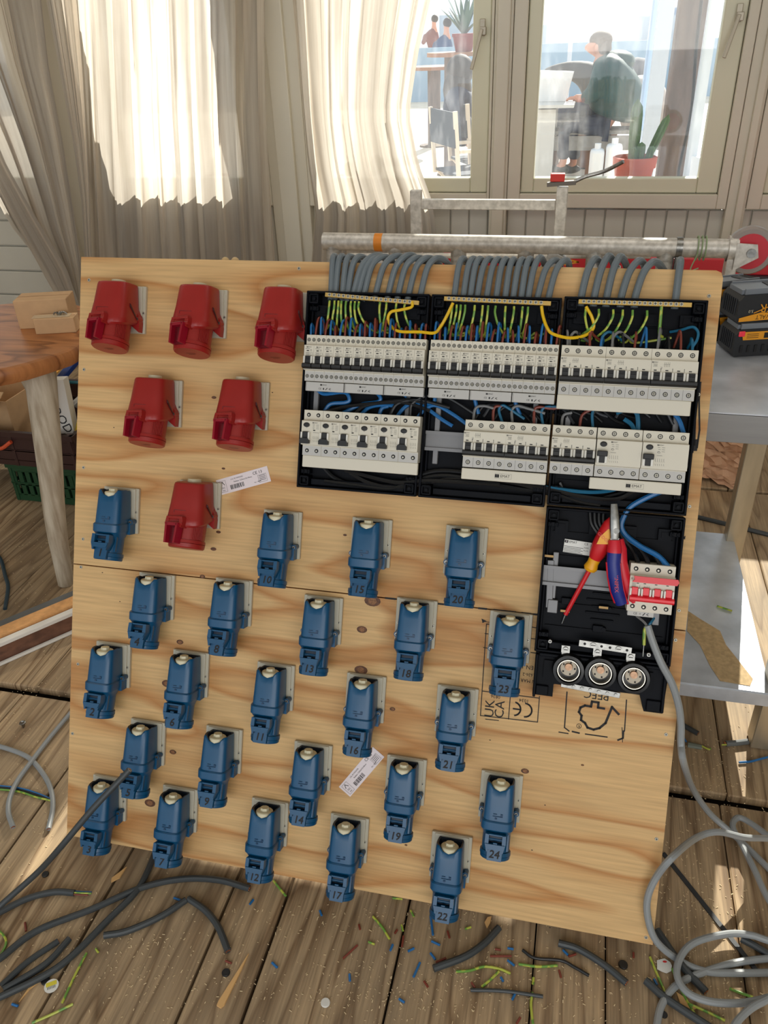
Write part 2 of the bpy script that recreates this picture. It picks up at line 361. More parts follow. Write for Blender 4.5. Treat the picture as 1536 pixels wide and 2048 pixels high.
# ---------------------------------------------------------------- curtains
def curtain_mat():
    m = bpy.data.materials.new('linen_curtain'); m.use_nodes = True; nt = m.node_tree; nt.nodes.clear(); N = nt.nodes.new; L = nt.links.new
    tc = N('ShaderNodeUVMap'); mp = N('ShaderNodeMapping'); mp.inputs['Scale'].default_value = (150, 2.5, 1); L(tc.outputs[0], mp.inputs[0])
    n = N('ShaderNodeTexNoise'); n.inputs['Scale'].default_value = 1; n.inputs['Detail'].default_value = 4; L(mp.outputs[0], n.inputs['Vector'])
    m2 = N('ShaderNodeMapping'); m2.inputs['Scale'].default_value = (15, .35, 1); L(tc.outputs[0], m2.inputs[0])
    n2 = N('ShaderNodeTexNoise'); n2.inputs['Scale'].default_value = 1; n2.inputs['Detail'].default_value = 1; L(m2.outputs[0], n2.inputs['Vector'])
    # where the cloth lies double it lets less through
    dr = N('ShaderNodeMapRange'); dr.inputs['From Min'].default_value = .47; dr.inputs['From Max'].default_value = .53; dr.inputs['To Min'].default_value = 1.0; dr.inputs['To Max'].default_value = .58; L(n2.outputs['Fac'], dr.inputs['Value'])
    tr = N('ShaderNodeMapRange'); tr.inputs['To Min'].default_value = .8; tr.inputs['To Max'].default_value = 1.1; L(n.outputs['Fac'], tr.inputs['Value'])
    mu = N('ShaderNodeMath'); mu.operation = 'MULTIPLY'; L(dr.outputs[0], mu.inputs[0]); L(tr.outputs[0], mu.inputs[1])
    col = N('ShaderNodeMix'); col.data_type = 'RGBA'; col.inputs['A'].default_value = lin((222, 208, 192)); col.inputs['B'].default_value = lin((244, 237, 226)); L(n.outputs['Fac'], col.inputs['Factor'])
    d = N('ShaderNodeBsdfDiffuse'); L(col.outputs['Result'], d.inputs[0])
    t = N('ShaderNodeBsdfTranslucent'); sc = N('ShaderNodeVectorMath'); sc.operation = 'SCALE'; L(col.outputs['Result'], sc.inputs[0]); L(mu.outputs[0], sc.inputs['Scale']); L(sc.outputs[0], t.inputs[0])
    tp = N('ShaderNodeBsdfTransparent'); tp.inputs[0].default_value = (1, .98, .95, 1)
    a = N('ShaderNodeMixShader'); a.inputs[0].default_value = .74; L(d.outputs[0], a.inputs[1]); L(t.outputs[0], a.inputs[2])
    fa = N('ShaderNodeMapRange'); fa.inputs['From Min'].default_value = .42; fa.inputs['From Max'].default_value = .95; fa.inputs['To Min'].default_value = .02; fa.inputs['To Max'].default_value = .14; L(mu.outputs[0], fa.inputs['Value'])
    b = N('ShaderNodeMixShader'); L(fa.outputs[0], b.inputs[0]); L(a.outputs[0], b.inputs[1]); L(tp.outputs[0], b.inputs[2])
    o = N('ShaderNodeOutputMaterial'); L(b.outputs[0], o.inputs[0])
    bp_ = N('ShaderNodeBump'); bp_.inputs['Strength'].default_value = .5; bp_.inputs['Distance'].default_value = .004; L(n.outputs['Fac'], bp_.inputs['Height'])
    L(bp_.outputs[0], d.inputs['Normal']); return m
CURT = curtain_mat()
def lerp_edge(e, z):
    e = sorted(e, key=lambda p: -p.z)
    if z >= e[0].z: a, b = e[0], e[1]
    elif z <= e[-1].z: a, b = e[-2], e[-1]
    else:
        for a, b in zip(e, e[1:]):
            if a.z >= z >= b.z: break
    t = (z-a.z)/(b.z-a.z) if abs(b.z-a.z) > 1e-6 else 0
    return a.x+(b.x-a.x)*t, a.y+(b.y-a.y)*t
def curtain(left, right, Y, folds, amp, seed, label, zt=2.25, zb=.03, nz=34, ns=None, pinch=None):
    rnd = random.Random(seed); ns = ns or folds*14
    L_ = [AY(px, py, Y) for px, py in left]; R_ = [AY(px, py, Y) for px, py in right]
    ph = [rnd.uniform(-.6, .6) for _ in range(5)]; vs = []; fs = []; uv = []
    for i in range(nz+1):
        z = zt+(zb-zt)*i/nz; (xl, yl), (xr, yr) = lerp_edge(L_, z), lerp_edge(R_, z)
        for j in range(ns+1):
            s = j/ns; p = s*folds*2*pi+ph[0]+.5*math.sin(z*1.4+s*9+ph[1]); q = s*folds*4.6*pi+ph[2]+.3*z
            wdt = xr-xl; k = min(1, abs(wdt)/.5)
            y = Y+amp*k*(math.sin(p)+.35*math.sin(q)+.22*math.sin(q*2.7+z*2))
            xx = xl+wdt*(s+.018*math.sin(p*2+ph[3])*(1/folds)*4)
            vs.append((xx, y, z)); uv.append((s*folds/9.+seed, z))
    for i in range(nz):
        for j in range(ns): a = i*(ns+1)+j; fs.append((a, a+1, a+ns+2, a+ns+1))
    me = bpy.data.meshes.new('curtain'); me.from_pydata(vs, [], fs); me.update(); me.materials.append(CURT)
    ul = me.uv_layers.new(name='UVMap')
    for p in me.polygons:
        p.use_smooth = True
        for l in p.loop_indices: ul.data[l].uv = uv[me.loops[l].vertex_index]
    o = bpy.data.objects.new('curtain', me); C.objects.link(o); tag(o, label, 'curtain'); return o
curtain([(150, 0), (164, 258), (172, 400), (178, 520)], [(537, 0), (539, 230), (548, 400), (556, 520)], 3.77, 9, .028, 1, 'wide sheer beige curtain hanging straight behind the red sockets')
curtain([(580, 0), (596, 180), (610, 330), (625, 423), (618, 520)], [(862, 0), (838, 107), (820, 228), (838, 325), (866, 403), (880, 520)], 3.75, 6, .026, 2, 'sheer beige curtain with billowing right edge beside the clear window')
curtain([(92, 0), (118, 140), (146, 290), (162, 400), (170, 520)], [(158, 0), (168, 140), (176, 290), (180, 400), (184, 520)], 3.7, 3, .02, 3, 'narrow gathered strip of curtain just right of the dark gap', ns=60)
curtain([(-230, 0), (-170, 110), (-60, 300), (20, 450), (110, 560), (150, 640)], [(93, 0), (106, 121), (134, 283), (150, 400), (163, 520), (168, 640)], 3.68, 6, .024, 4, 'beige curtain swept diagonally to the right at the left window', ns=110)
curtain([(-90, 200), (-30, 330), (25, 440), (90, 560), (140, 640)], [(-40, 200), (14, 330), (70, 430), (135, 540), (168, 640)], 3.6, 2, .015, 5, 'lower hem of curtain pulled tight in a diagonal band at far left', zt=1.35, ns=40)

# ================================================================ THE PLYWOOD BOARD
board = thing('plywood_board', 'square pine plywood board leaning back, crowded with sockets and breakers', 'board', BM)
SEAM = [BP(150, 1112), BP(480, 1160), BP(1092, 1238), BP(1375, 1278)]
vs0 = sum(p.y for p in SEAM)/4
VS = vs0
mb = MB(); rr = .012
mb.prism([(0, VS+.0012), (BW, VS+.0012), (BW, BH-rr), (BW-rr*.3, BH-rr*.3), (BW-rr, BH), (0, BH)], -.018, 0)
for x, y, r_ in ((447, 937, .003), (427, 1098, .005), (437, 1064, .004), (428, 795, .004), (690, 1070, .003)):
    p = BP(x, y); mb.disc((p.x, p.y, .0004), r_*1.3, 1, ry=r_*.7)
mb.build('upper_panel', [PLY, KNOT], board)
mb = MB(); mb.prism([(0, 0), (BW, 0), (BW, VS-.0012), (0, VS-.0012)], -.018, 0)
for x, y, r_ in ((745, 1202, .017), (722, 1340, .014), (724, 1259, .011), (360, 1284, .008), (334, 1367, .012), (346, 1504, .008), (300, 1606, .013), (405, 1153, .006), (785, 1418, .006), (1050, 1542, .008), (700, 1580, .01), (1165, 1530, .003), (812, 1690, .003)):
    p = BP(x, y); mb.disc((p.x, p.y, .0004), r_*.95, 1, seg=14, ry=r_*.62); mb.disc((p.x, p.y, .0007), r_*.5, 2, seg=12, ry=r_*.42)
mb.build('lower_panel', [PLY, KNOT, mat('knot_core', (150, 100, 58), .6, var=.5, scale=(300, 300, 1))], board)
bk = MB()
bk.box((BW/2, .17, -.04), (BW-.1, .045, .044)); bk.box((BW/2, BH-.16, -.04), (BW-.1, .045, .044)); bk.box((.06, BH/2, -.04), (.045, BH-.34, .044)); bk.box((BW-.06, BH/2, -.04), (.045, BH-.34, .044)); bk.box((BW/2, VS, -.04), (BW-.2, .07, .044))
bk.build('batten', mat('batten', (196, 160, 110), .7), board)
for k, x in enumerate((.12, BW-.12)):
    p = BM @ Vector((x, 0, -.03)); b = MB().box((0, 0, .0123), (.07, .05, .0246)).build('wooden_block', mat('batten', (196, 160, 110)), None, T((p.x, p.y+.02, 0)))
    tag(b, 'small wood block under the %s end of the board' % ('left' if k == 0 else 'right'), 'block')
def screw_mb(u, v, n=0.0, r=.0035, mats=(0, 1)):
    s = MB(); s.cyl((u, v, n), (u, v, n+.0012), r, r*.75, 12, 0); s.box((u, v, n+.0013), (r*1.1, r*.25, .0004), 1); s.box((u, v, n+.0013), (r*.25, r*1.1, .0004), 1); return s
for x, y in ((178, 560), (168, 739), (167, 935), (166, 1078), (162, 1134), (156, 1328), (145, 1467), (1418, 592), (1397, 789), (1379, 1013), (1358, 1221), (1351, 1280), (1332, 1469), (1313, 1678), (1292, 1875), (598, 537), (1238, 534)):
    p = BP(x, y); screw_mb(p.x, p.y).build('screw', [SCREW, INK], board)

# stamps and marks printed on the wood
def bl(mb, pts, wd=.0012, z=.0006, m=0): return mb.line([BP(*p) for p in pts], wd, z, m)
st = MB()
bl(st, [(965, 1242), (1003, 1249)], .001); st.prism([tuple(BP(*q)[:2]) for q in ((963, 1237), (973, 1242), (965, 1246))], .0003, .0006)
bl(st, [(973, 1248), (961, 1431), (1075, 1444), (1079, 1393)], .0016)
bl(st, [(973, 1248), (992, 1250)], .0016); bl(st, [(970, 1267), (988, 1269)], .0014); bl(st, [(967, 1295), (984, 1298)], .0014)
bl(st, [(1064, 1254), (1080, 1257)], .0016); bl(st, [(1063, 1277), (1078, 1279)], .0014); bl(st, [(1062, 1305), (1077, 1307)], .0014)
bl(st, [(965, 1382), (1077, 1396)], .0016); bl(st, [(1021, 1389), (1017, 1438)], .0016)
def btext(mb, s, x, y, size, rot, m=0, n=.0006):
    p = BP(x, y); mb.text(s, T((p.x, p.y, n)) @ RZ(rot), size, m)
R180 = pi-.01
btext(st, '0836', 991, 1393, .009, R180); btext(st, '1034', 1048, 1401, .009, R180)
btext(st, 'EN 1', 1055, 1334, .011, R180); btext(st, 'EN 636-2', 1062, 1350, .008, R180); btext(st, 'PIN MAR', 1060, 1362, .009, R180); btext(st, 'PLYWOOD', 1021, 1386, .006, R180)
def arc(cx, cy, r, a0, a1, n=12): return [(cx+r*math.cos(a0+(a1-a0)*i/n), cy+r*math.sin(a0+(a1-a0)*i/n)) for i in range(n+1)]
st.build('printed_frame', INK, board); st = MB()
c1 = BP(1056, 1421); st.line(arc(c1.x-.006, c1.y, .013, -1.5, 1.5), .003, .0006)
c1 = BP(1040, 1419); st.line(arc(c1.x-.012, c1.y, .013, -1.3, 1.3), .003, .0006); st.line([(c1.x+.001, c1.y), (c1.x-.012, c1.y)], .003, .0006)
for s, x, y in (('UK', 980, 1417), ('CA', 1000, 1419)): btext(st, s, x, y, .025, pi/2)
bl(st, [(971, 1438), (997, 1441)], .0014)
st.build('printed_conformity_mark', INK, board); st = MB()
# the arrow-and-tree mark, upside down
bl(st, [(1134, 1384), (1129, 1455), (1138, 1462)], .0022); bl(st, [(1253, 1400), (1249, 1462)], .002); bl(st, [(1247, 1462), (1246, 1476), (1236, 1480)], .003)
bl(st, [(1118, 1464), (1136, 1467)], .002); bl(st, [(1145, 1463), (1158, 1466)], .003); bl(st, [(1171, 1468), (1214, 1474)], .0022); bl(st, [(1244, 1455), (1245, 1484)], .0012)
tree = [(1208, 1417), (1196, 1415), (1197, 1405), (1184, 1403), (1182, 1413), (1170, 1411), (1161, 1415), (1158, 1424), (1163, 1431), (1162, 1440), (1170, 1446), (1175, 1455), (1187, 1459), (1199, 1456), (1211, 1446), (1224, 1414), (1237, 1428)]
bl(st, tree, .0042); btext(st, 'R', 1158, 1452, .007, R180); c1 = BP(1158, 1452); st.line(arc(c1.x, c1.y, .0042, 0, 6.3, 14), .0008, .0006)
btext(st, 'PEFC', 1193, 1390, .021, R180)
st.build('printed_tree_mark', INK, board); st = MB()
for x0, x1 in ((772, 790), (796, 806), (812, 820), (826, 838), (846, 866), (874, 896), (958, 972), (988, 1008), (1010, 1030), (1044, 1060), (1068, 1090)):
    y = lambda x: BP(x, 1160+(x-480)*.127).y
    a, b = BP(x0, 1160+(x0-480)*.127), BP(x1, 1160+(x1-480)*.127); st.line([(a.x, VS), (b.x, VS)], .0035, .0007)
st.build('printed_dashes', INK, board); st = MB()
for pts, wd in (([(1401, 765), (1398, 800), (1399, 860), (1394, 895)], .003), ([(1392, 775), (1389, 890)], .003), ([(1389, 830), (1386, 905)], .0015)): bl(st, pts, wd)
st.prism([tuple(BP(*q)[:2]) for q in ((1384, 880), (1397, 878), (1394, 902), (1384, 902))], .0003, .0006)
st.build('printed_edge_mark', INK, board); st = MB()
st.prism([tuple(BP(*q)[:2]) for q in ((1364, 1077), (1371, 1071), (1370, 1079))], .0003, .0006)
for x, y in ((428, 620), (300, 848), (228, 855), (545, 785), (980, 1480), (1090, 1610), (1100, 1855), (1064, 1700), (205, 1145), (240, 1203)):
    p = BP(x, y); st.disc((p.x, p.y, .0005), .0016, 0, 7, .0009)
o = st.build('ink_specks', INK, board); o['kind'] = 'stuff'

# paper labels stuck on the wood
def paper_label(px, label, ang=None):
    tl, tr, br, bl_ = [BP(*p) for p in px]; ex = (tr-tl); L_ = ex.length; a = math.atan2(ex.y, ex.x); hgt = (bl_-tl).length
    c = (tl+tr+br+bl_)/4; root = thing('paper_label', label, 'label', BMX(c.x, c.y, .0003, a))
    b = MB().box((0, 0, .0003), (L_, hgt, .0004)); b.build('label_paper', PAPER, root)
    t = MB(); k = L_/.115
    def tx(s, x, y, sz): t.text(s, T((x*k, y*k, .0008)), sz*k)
    tx('CE 13', .034, .0085, .0085); tx('LVL PLYWOOD', -.012, .0095, .004); tx('Radiata 1220x610x18mm', .0, .0035, .004); tx('Art. 18200', .03, -.0095, .0035)
    rn = random.Random(3); x = -.03
    while x < .0: wd = rn.choice((.0006, .001, .0016)); t.box((x*k, -.006*k, .0008), (wd*k, .009*k, .0001)); x += wd+.0011
    for y in (.001, -.002, -.005, -.008): t.box((.042*k, y*k, .0008), (.014*k, .0009*k, .0001))
    t.line([(-.053*k, .011*k), (-.038*k, .011*k), (-.038*k, -.012*k), (-.053*k, -.012*k), (-.053*k, .011*k)], .0004, .0008)
    t.line([(-.0495*k, .002*k), (-.0455*k, .009*k), (-.0415*k, .002*k)], .0012, .0008); tx('FSC', -.0455, -.0035, .005); tx('MIX', -.0455, -.009, .0035)
    t.line([(.033*k, .003*k), (.051*k, .003*k), (.051*k, -.012*k), (.033*k, -.012*k), (.033*k, .003*k)], .0004, .0008)
    t.build('print', INK, root); return root
paper_label(((432, 961), (534, 932), (542, 962), (441, 991)), 'white printed paper label beside the lowest red socket')
pl_ = paper_label(((677, 1577), (745, 1497), (768, 1508), (703, 1592)), 'creased paper label stuck below blue socket number 16')

# ================================================================ SOCKETS
def sring(y, w_, z0, z1, e=4.0, n=32, f=None, tilt=0.0, base=None):
    base = e > 3 if base is None else base
    R = []
    for i in range(n):
        a = 2*pi*i/n; c, s = math.cos(a), math.sin(a)
        x = w_/2*math.copysign(abs(c)**(2/(e if s >= 0 or not base else 14)), c); z = (z0+z1)/2+(z1-z0)/2*math.copysign(abs(s)**(2/e), s)
        R.append(Vector((x, y-tilt*(z-(z0+z1)/2)+(f(x, z) if f else 0), z)))
    return R
def cross_screw(mb, c, r, h=1.6, m=(0, 1)):
    x, y, z = c; mb.cyl((x, y, z), (x, y, z+h), r, r*.85, 14, m[0]); mb.box((x, y, z+h+.1), (r*1.2, r*.28, .3), m[1]); mb.box((x, y, z+h+.1), (r*.28, r*1.2, .3), m[1]); return mb
MM = .001
def blue_socket(label, mw):
    t = thing('blue_wall_socket', label, 'socket', mw, 'blue wall sockets on the plywood board')
    p = MB(MM); p.box((0, 0, 4), (78, 92, 8)); p.box((0, 0, 9), (66, 90, 4)); p.build('back_plate', PLATE, t, bevel=.0012)
    h = MB(MM)
    notch = lambda x, z: (-13*max(0, 1-(abs(x)/17)**3) if z > 30 else -3)
    h.loft([sring(44, 49, 10, 55, 4, f=notch), sring(41, 51.5, 10, 57.5, 4, f=notch), sring(20, 53, 10, 60, 4.2), sring(-22, 56, 10, 65, 4.2)], 0, True, False, False)
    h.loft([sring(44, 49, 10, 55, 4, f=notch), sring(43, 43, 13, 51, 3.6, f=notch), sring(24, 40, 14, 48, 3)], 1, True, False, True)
    h.loft([sring(-22, 57, 10, 66, 4.2), sring(-24, 61, 10, 69, 4.2), sring(-38, 61, 10, 69.5, 4.2), sring(-41, 58, 10, 67, 4), sring(-48, 53, 12, 66, 2.6), sring(-52, 52, 13, 66, 2.2)])
    for s in (-1, 1): h.box((s*29, -34, 18), (9, 24, 20)); h.cyl((s*32, -21, 10), (s*32, -21, 26), 5.4, 5.4, 16)
    h.build('housing', [BLUE, BLUED], t)
    g = MB(MM); g.lathe([(17, 24), (17, 38), (15.5, 39.5), (9, 40.5), (8.6, 41)], 24); 
    for i in range(len(g.v)): v = g.v[i]; g.v[i] = Vector((v.x, v.z, v.y+.038))
    g.cyl((0, 40, 38), (0, 45.5, 38), 9, 8.4, 8, 0, False); g.build('cable_gland', GLAND, t)
    o = MB(MM); o.X = T((0, -50, 40)) @ RX(-math.radians(12)) @ T((0, 50, -40))
    o.loft([sring(-49, 51, 14, 66, 2.1), sring(-84, 51, 14, 66, 2), sring(-84.2, 56, 11.5, 68.5, 2), sring(-91, 57, 11, 69, 2), sring(-91.6, 54, 12.5, 67.5, 2), sring(-92, 55, 12, 68, 2), sring(-97, 54.5, 12.2, 67.8, 2), sring(-98.5, 52, 13.5, 66.5, 2)])
    o.box((21.5, -66, 56), (3, 30, 5)); o.build('outlet', BLUE, t)
    l = MB(MM); l.X = o.X
    # hinge frame round a dark slot, tapering lid tongue below
    for s in (-1, 1): l.prism([(s*12, -50), (s*18.5, -49), (s*19, -64), (s*15, -80), (s*12, -80)], 58, 80, 0)
    l.box((0, -50.5, 68), (36, 3, 20)); l.box((0, -57, 66), (24, 15, 8), 1); l.box((0, -64.5, 79), (8, 3, 3), 0); l.prism([(-18, -66), (18, -66), (15, -75), (-15, -75)], 62, 82)
    l.prism([(-14, -71), (14, -71), (13, -97), (-13, -97)], 60, 72.5)
    l.cyl((-19, -60, 68), (19, -60, 68), 3.2, 3.2, 10); l.build('lid_latch', [BLUE, BLUED], t, bevel=.0008)
    for s in (-1, 1):
        cross_screw(MB(MM), (s*32, -21, 26), 3.8).build('housing_screw', [STEEL, INK], t)
        cross_screw(MB(MM), (s*33.5, -2, 8), 3.2, 1).build('plate_screw', [SCREW, INK], t)
    e = MB(MM); e.box((0, -13, 65.1), (18, 1, .4)); e.box((-5, -9, 64.8), (7, 1, .4)); e.box((7, -10, 64.8), (4, 4, .4)); e.box((-3, -17, 65.5), (4, 3, .4)); e.build('embossed_mark', BLUEE, t)
    return t
def red_socket(label, mw):
    t = thing('red_wall_socket', label, 'socket', mw, 'red wall sockets on the plywood board')
    p = MB(MM); p.box((0, 0, 4), (88, 92, 8)); p.box((0, 0, 9), (76, 90, 4)); p.build('back_plate', PLATE, t, bevel=.0012)
    h = MB(MM)
    h.loft([sring(46, 58, 10, 62, 3.6), sring(44.5, 63, 10, 66, 3.6), sring(41, 65, 10, 68, 3.6), sring(5, 71, 10, 75, 3.8), sring(-22, 76, 10, 84, 3.8, tilt=.0), sring(-24, 78, 10, 86, 3.6, tilt=.06), sring(-30, 78, 10, 86, 3.4, tilt=.1), sring(-34, 72, 12, 84, 2.6, tilt=.1)], 0)
    for s in (-1, 1):
        h.prism([(s*30, 4), (s*39, -14), (s*41, -28), (s*40, -45), (s*20, -30)], 9, 24); h.cyl((s*37, -20, 12), (s*37, -20, 27), 5, 5, 14)
        h.loft([[Vector((s*(35.5+dx), y_+dy, z_)) for dx, dy in ((0, 3.5), (2.6, 2), (2.8, -2), (0, -3.5))] for y_, z_ in ((3, 52), (-18, 31))], 1, False)
    h.build('housing', [RED, REDD], t)
    MB(MM).cyl((0, 44, 34), (0, 52, 34), 14, 13, 18).build('cable_gland', GLAND, t)
    X = T((0, -30, 46)) @ RX(-math.radians(13)) @ T((0, 30, -46))
    o = MB(MM); o.X = X
    o.loft([sring(-28, 66, 14, 80, 2.1), sring(-68, 66, 14, 80, 2), sring(-68.2, 70, 12, 82, 2), sring(-74, 71, 11.5, 82.5, 2), sring(-74.4, 67, 13.5, 80.5, 2), sring(-75, 70, 12, 82, 2), sring(-82, 69, 12.5, 81.5, 2), sring(-84, 65, 14.5, 79.5, 2)])
    for k in range(8): a = .25+k*.09; o.cyl((34*math.cos(a), -36, 47+34*math.sin(a)), (34*math.cos(a), -66, 47+34*math.sin(a)), .9, .9, 6)
    o.disc((0, 0, 0), .01); o.X = X @ T((0, -84.2, 47)) @ RX(pi/2); o.line([(-9, 3), (9, 3)], 1.6, .2, 1); o.line([(-6, -3), (6, -3)], 1.4, .2, 1)
    o.build('outlet', [RED, REDD], t)
    A = X @ T((0, 0, 47)) @ Matrix.Rotation(-math.radians(18), 4, 'Y') @ T((0, 0, -47))
    l = MB(MM); l.X = A
    for s in (-1, 1): l.prism([(s*13, -27), (s*20, -27), (s*22, -36), (s*19, -48), (s*13, -44)], 70, 90)
    l.box((0, -29, 84), (40, 5, 14)); l.box((0, -36, 80), (26, 12, 6), 1); l.cyl((-22, -40, 87), (22, -40, 87), 4, 4, 12)
    l.build('hinge', [RED, REDD], t, bevel=.0008)
    l = MB(MM); l.X = A
    for s in (-1, 1): l.prism([(s*11, -40), (s*16, -40), (s*13.5, -78), (s*9, -78)], 80, 96)
    l.box((0, -42, 90), (30, 6, 12)); l.prism([(-12, -44), (12, -44), (10, -78), (-10, -78)], 80, 86, 1); l.box((0, -60, 87), (7, 26, 2), 1)
    l.build('lid_latch', [RED2, RED3], t, bevel=.001)
    for s in (-1, 1):
        cross_screw(MB(MM), (s*37, -20, 27), 3.6).build('housing_screw', [STEEL, INK], t)
        cross_screw(MB(MM), (s*40.5, -6, 8), 3.2, 1).build('plate_screw', [SCREW, INK], t)
    e = MB(MM); e.box((-6, -6, 78.6), (24, .7, .3)); e.box((-18, -13, 79.6), (.7, 14, .3)); e.build('embossed_mark', REDD, t)
    return t
DB = -.039
REDS = [((292, 573), 'top left corner of the board'), ((454.6, 580), 'in the middle of the three across the top'), ((622, 585), 'beside the black breaker boxes in the top row'), ((364.4, 761.5), 'left one of the second red row'), ((538.5, 765), 'right one of the second red row'), ((442, 966), 'lowest of the red ones, next to the paper label')]
r0 = None
for (x, y), d in REDS:
    p = BP(x, y, .008); mw = BMX(p.x-.044, p.y-.046, 0); lab = 'red industrial wall socket, '+d
    if r0 is None: r0 = red_socket(lab, mw)
    else: dup(r0, mw, lab)
ROWS = [('top row of blue sockets', [(1, 278, 978), (10, 604, 1025), (15, 784.8, 1040.6), (20, 976.7, 1056.9)]),
        ('second row of blue sockets', [(4, 349, 1151.5), (8, 505, 1162.5), (13, 686, 1197.3), (18, 875.2, 1203), (23, 1066, 1230)]),
        ('middle row of blue sockets', [(2, 260.6, 1290.4), (6, 417.6, 1307.5), (11, 589.4, 1332.4), (16, 772.5, 1355), (21, 957.5, 1379.4)]),
        ('fourth row of blue sockets', [(5, 330.4, 1446.7), (9, 484.4, 1461), (14, 664.4, 1493), (19, 853.8, 1521), (24, 1046.6, 1552.8)]),
        ('bottom row of blue sockets', [(3, 253, 1560), (7, 395.3, 1581), (12, 577, 1607), (17, 738, 1638.8), (22, 945, 1676)])]
b0 = None; POSB = {}
READ = (1, 4, 8, 10, 11, 12, 13, 14, 15, 16, 17, 18, 19, 20, 21, 22, 23, 24, 6)
for rn_, items in ROWS:
    for i, (num, x, y) in enumerate(items):
        p = BP(x, y, .008); mw = BMX(p.x-.039, p.y-.046, 0)
        lab = 'blue wall socket%s, %s in the %s' % (' handwritten %d' % num if num in READ else '', rank(i, len(items)), rn_)
        if b0 is None: b0 = cur = blue_socket(lab, mw)
        else: cur = dup(b0, mw, lab)
        POSB[num] = cur
for num, cur in POSB.items():
    nt_ = MB(MM); nt_.X = T((0, -50, 40)) @ RX(-math.radians(12)) @ T((0, 50, -40)) @ T((0, -86, 72.8)); s = str(num)
    
    for dx_, dy_ in ((0, 0), (.7, 0), (.7, .6), (0, .6), (.35, -.4)): nt_.text(s, T((dx_, dy_, .02*dx_+.03*dy_)) @ Matrix.Rotation(0, 4, 'Z') @ Matrix(((1, .12, 0, 0), (0, 1, 0, 0), (0, 0, 1, 0), (0, 0, 0, 1))), 21 if len(s) == 1 else 19)
    nt_.build('handwritten_number', INK, cur)

# ================================================================ BREAKER ENCLOSURES
def u_at(x, y, n): return BP(x, y, n).x
def tray(label, u0, u1, v0, v1, rails, bar=None, feet=False):
    t = thing('distribution_box', label, 'electrical box', BM)
    b = MB(); b.box(((u0+u1)/2, (v0+v1)/2, .002), (u1-u0, v1-v0, .004))
    b.build('back_panel', BLACK, t)
    b = MB(); H_ = .03
    for c, d in (((u0+.002, (v0+v1)/2, H_/2), (.004, v1-v0, H_)), ((u1-.002, (v0+v1)/2, H_/2), (.004, v1-v0, H_)), (((u0+u1)/2, v1-.002, H_/2), (u1-u0, .004, H_)), (((u0+u1)/2, v0+.002, H_/2), (u1-u0, .004, H_))): b.box(c, d)
    b.box(((u0+u1)/2, v0+.012, .012), (u1-u0-.05, .012, .018))
    for uu in (u0+.008, u1-.008): b.box((uu, (v0+v1)/2, .008), (.004, v1-v0-.03, .012))
    b.build('rim', BLACK, t, bevel=.001, seg=1)
    for uu in (u0+.014, u1-.014):
        for vv in (v0+.014, v1-.014) + (((v0+v1)/2,) if feet else ()):
            c = MB()
            for dx, dy, sx, sy in ((-.0075, 0, .003, .018), (.0075, 0, .003, .018), (0, -.0075, .018, .003), (0, .0075, .018, .003)): c.box((uu+dx, vv+dy, .0165), (sx, sy, .028))
            c.box((uu, vv, .012), (.014, .014, .02)); c.cyl((uu, vv, .022), (uu, vv, .028), .003, .003, 10)
            s = 1 if vv < (v0+v1)/2 else -1; c.box((uu, vv+s*.017, .014), (.017, .008, .02)); c.box((uu+.004, vv+s*.017, .025), (.003, .006, .003)); c.box((uu-.004, vv+s*.017, .025), (.003, .006, .003))
            c.build('corner_block', BLACK, t, bevel=.0006, seg=1)
    r = MB()
    for k in range(4): r.box((u0+(u1-u0)*(k+.5)/4, v1-.034, .009), (.022, .02, .012)); r.box((u0+(u1-u0)*(k+.5)/4, v1-.034, .0155), (.012, .010, .002))
    for k in range(5): r.box(((u0+u1)/2, v0+.045+k*(v1-v0-.09)/4, .0055), (u1-u0-.03, .002, .004))
    r.build('moulded_rib', BLACK, t)
    for a, b_, v in rails:
        d = MB(); d.box(((a+b_)/2, v, .014), (b_-a, .025, .0012)); d.box(((a+b_)/2, v+.0125, .0165), (b_-a, .001, .006)); d.box(((a+b_)/2, v-.0125, .0165), (b_-a, .001, .006))
        d.box(((a+b_)/2, v+.015, .0195), (b_-a, .006, .0012)); d.box(((a+b_)/2, v-.015, .0195), (b_-a, .006, .0012)); d.build('din_rail', DIN, t)
    if rails:
        for uu in (u0+.024, u1-.03): MB().box((uu, (rails[0][2]+rails[-1][2])/2, .009), (.01, abs(rails[0][2]-rails[-1][2])+.085, .009)).build('rail_carrier', DIN, t, bevel=.001, seg=1)
    if bar:
        a, c, n_, gold = bar; a = BP(*a, .036); c = BP(*c, .036); L_ = (c-a).length; ang = math.atan2(c.y-a.y, c.x-a.x)
        tb = MB(); M_ = T(tuple((a+c)/2)) @ RZ(ang); tb.X = M_; tb.box((0, 0, -.003), (L_, .0075, .006)); tb = tb.build('terminal_bar', BRASS, t, bevel=.0004, seg=1)
        for k in range(n_):
            x = -L_/2+.009+k*(L_-.026)/(n_-1); q = M_ @ Vector((x, .0005, 0)); s = MB(); s.cyl(q, q+Vector((0, 0, .0022)), .0034, .0031, 12, 0); s.box(q+Vector((0, 0, .0023)), (.0045, .0009, .0004), 1); s.box(q+Vector((0, 0, .0023)), (.0009, .0045, .0004), 1)
            s.build('terminal_screw', [SCREW, INK], tb)
        for k in (0, 1): q = M_ @ Vector(((k-.5)*(L_-.01), 0, -.003)); 
    if feet:
        f = MB(); f.prism([(u0+.012, v0+.002), (u0+.016, v0-.0), (u0+.05, v0+.004), (u0+.05, v0+.03), (u0+.012, v0+.03)], .0, .02)
        f.build('foot', BLACK, t)
    return t
V1, V2, V3 = 1.0385, .9015, .674
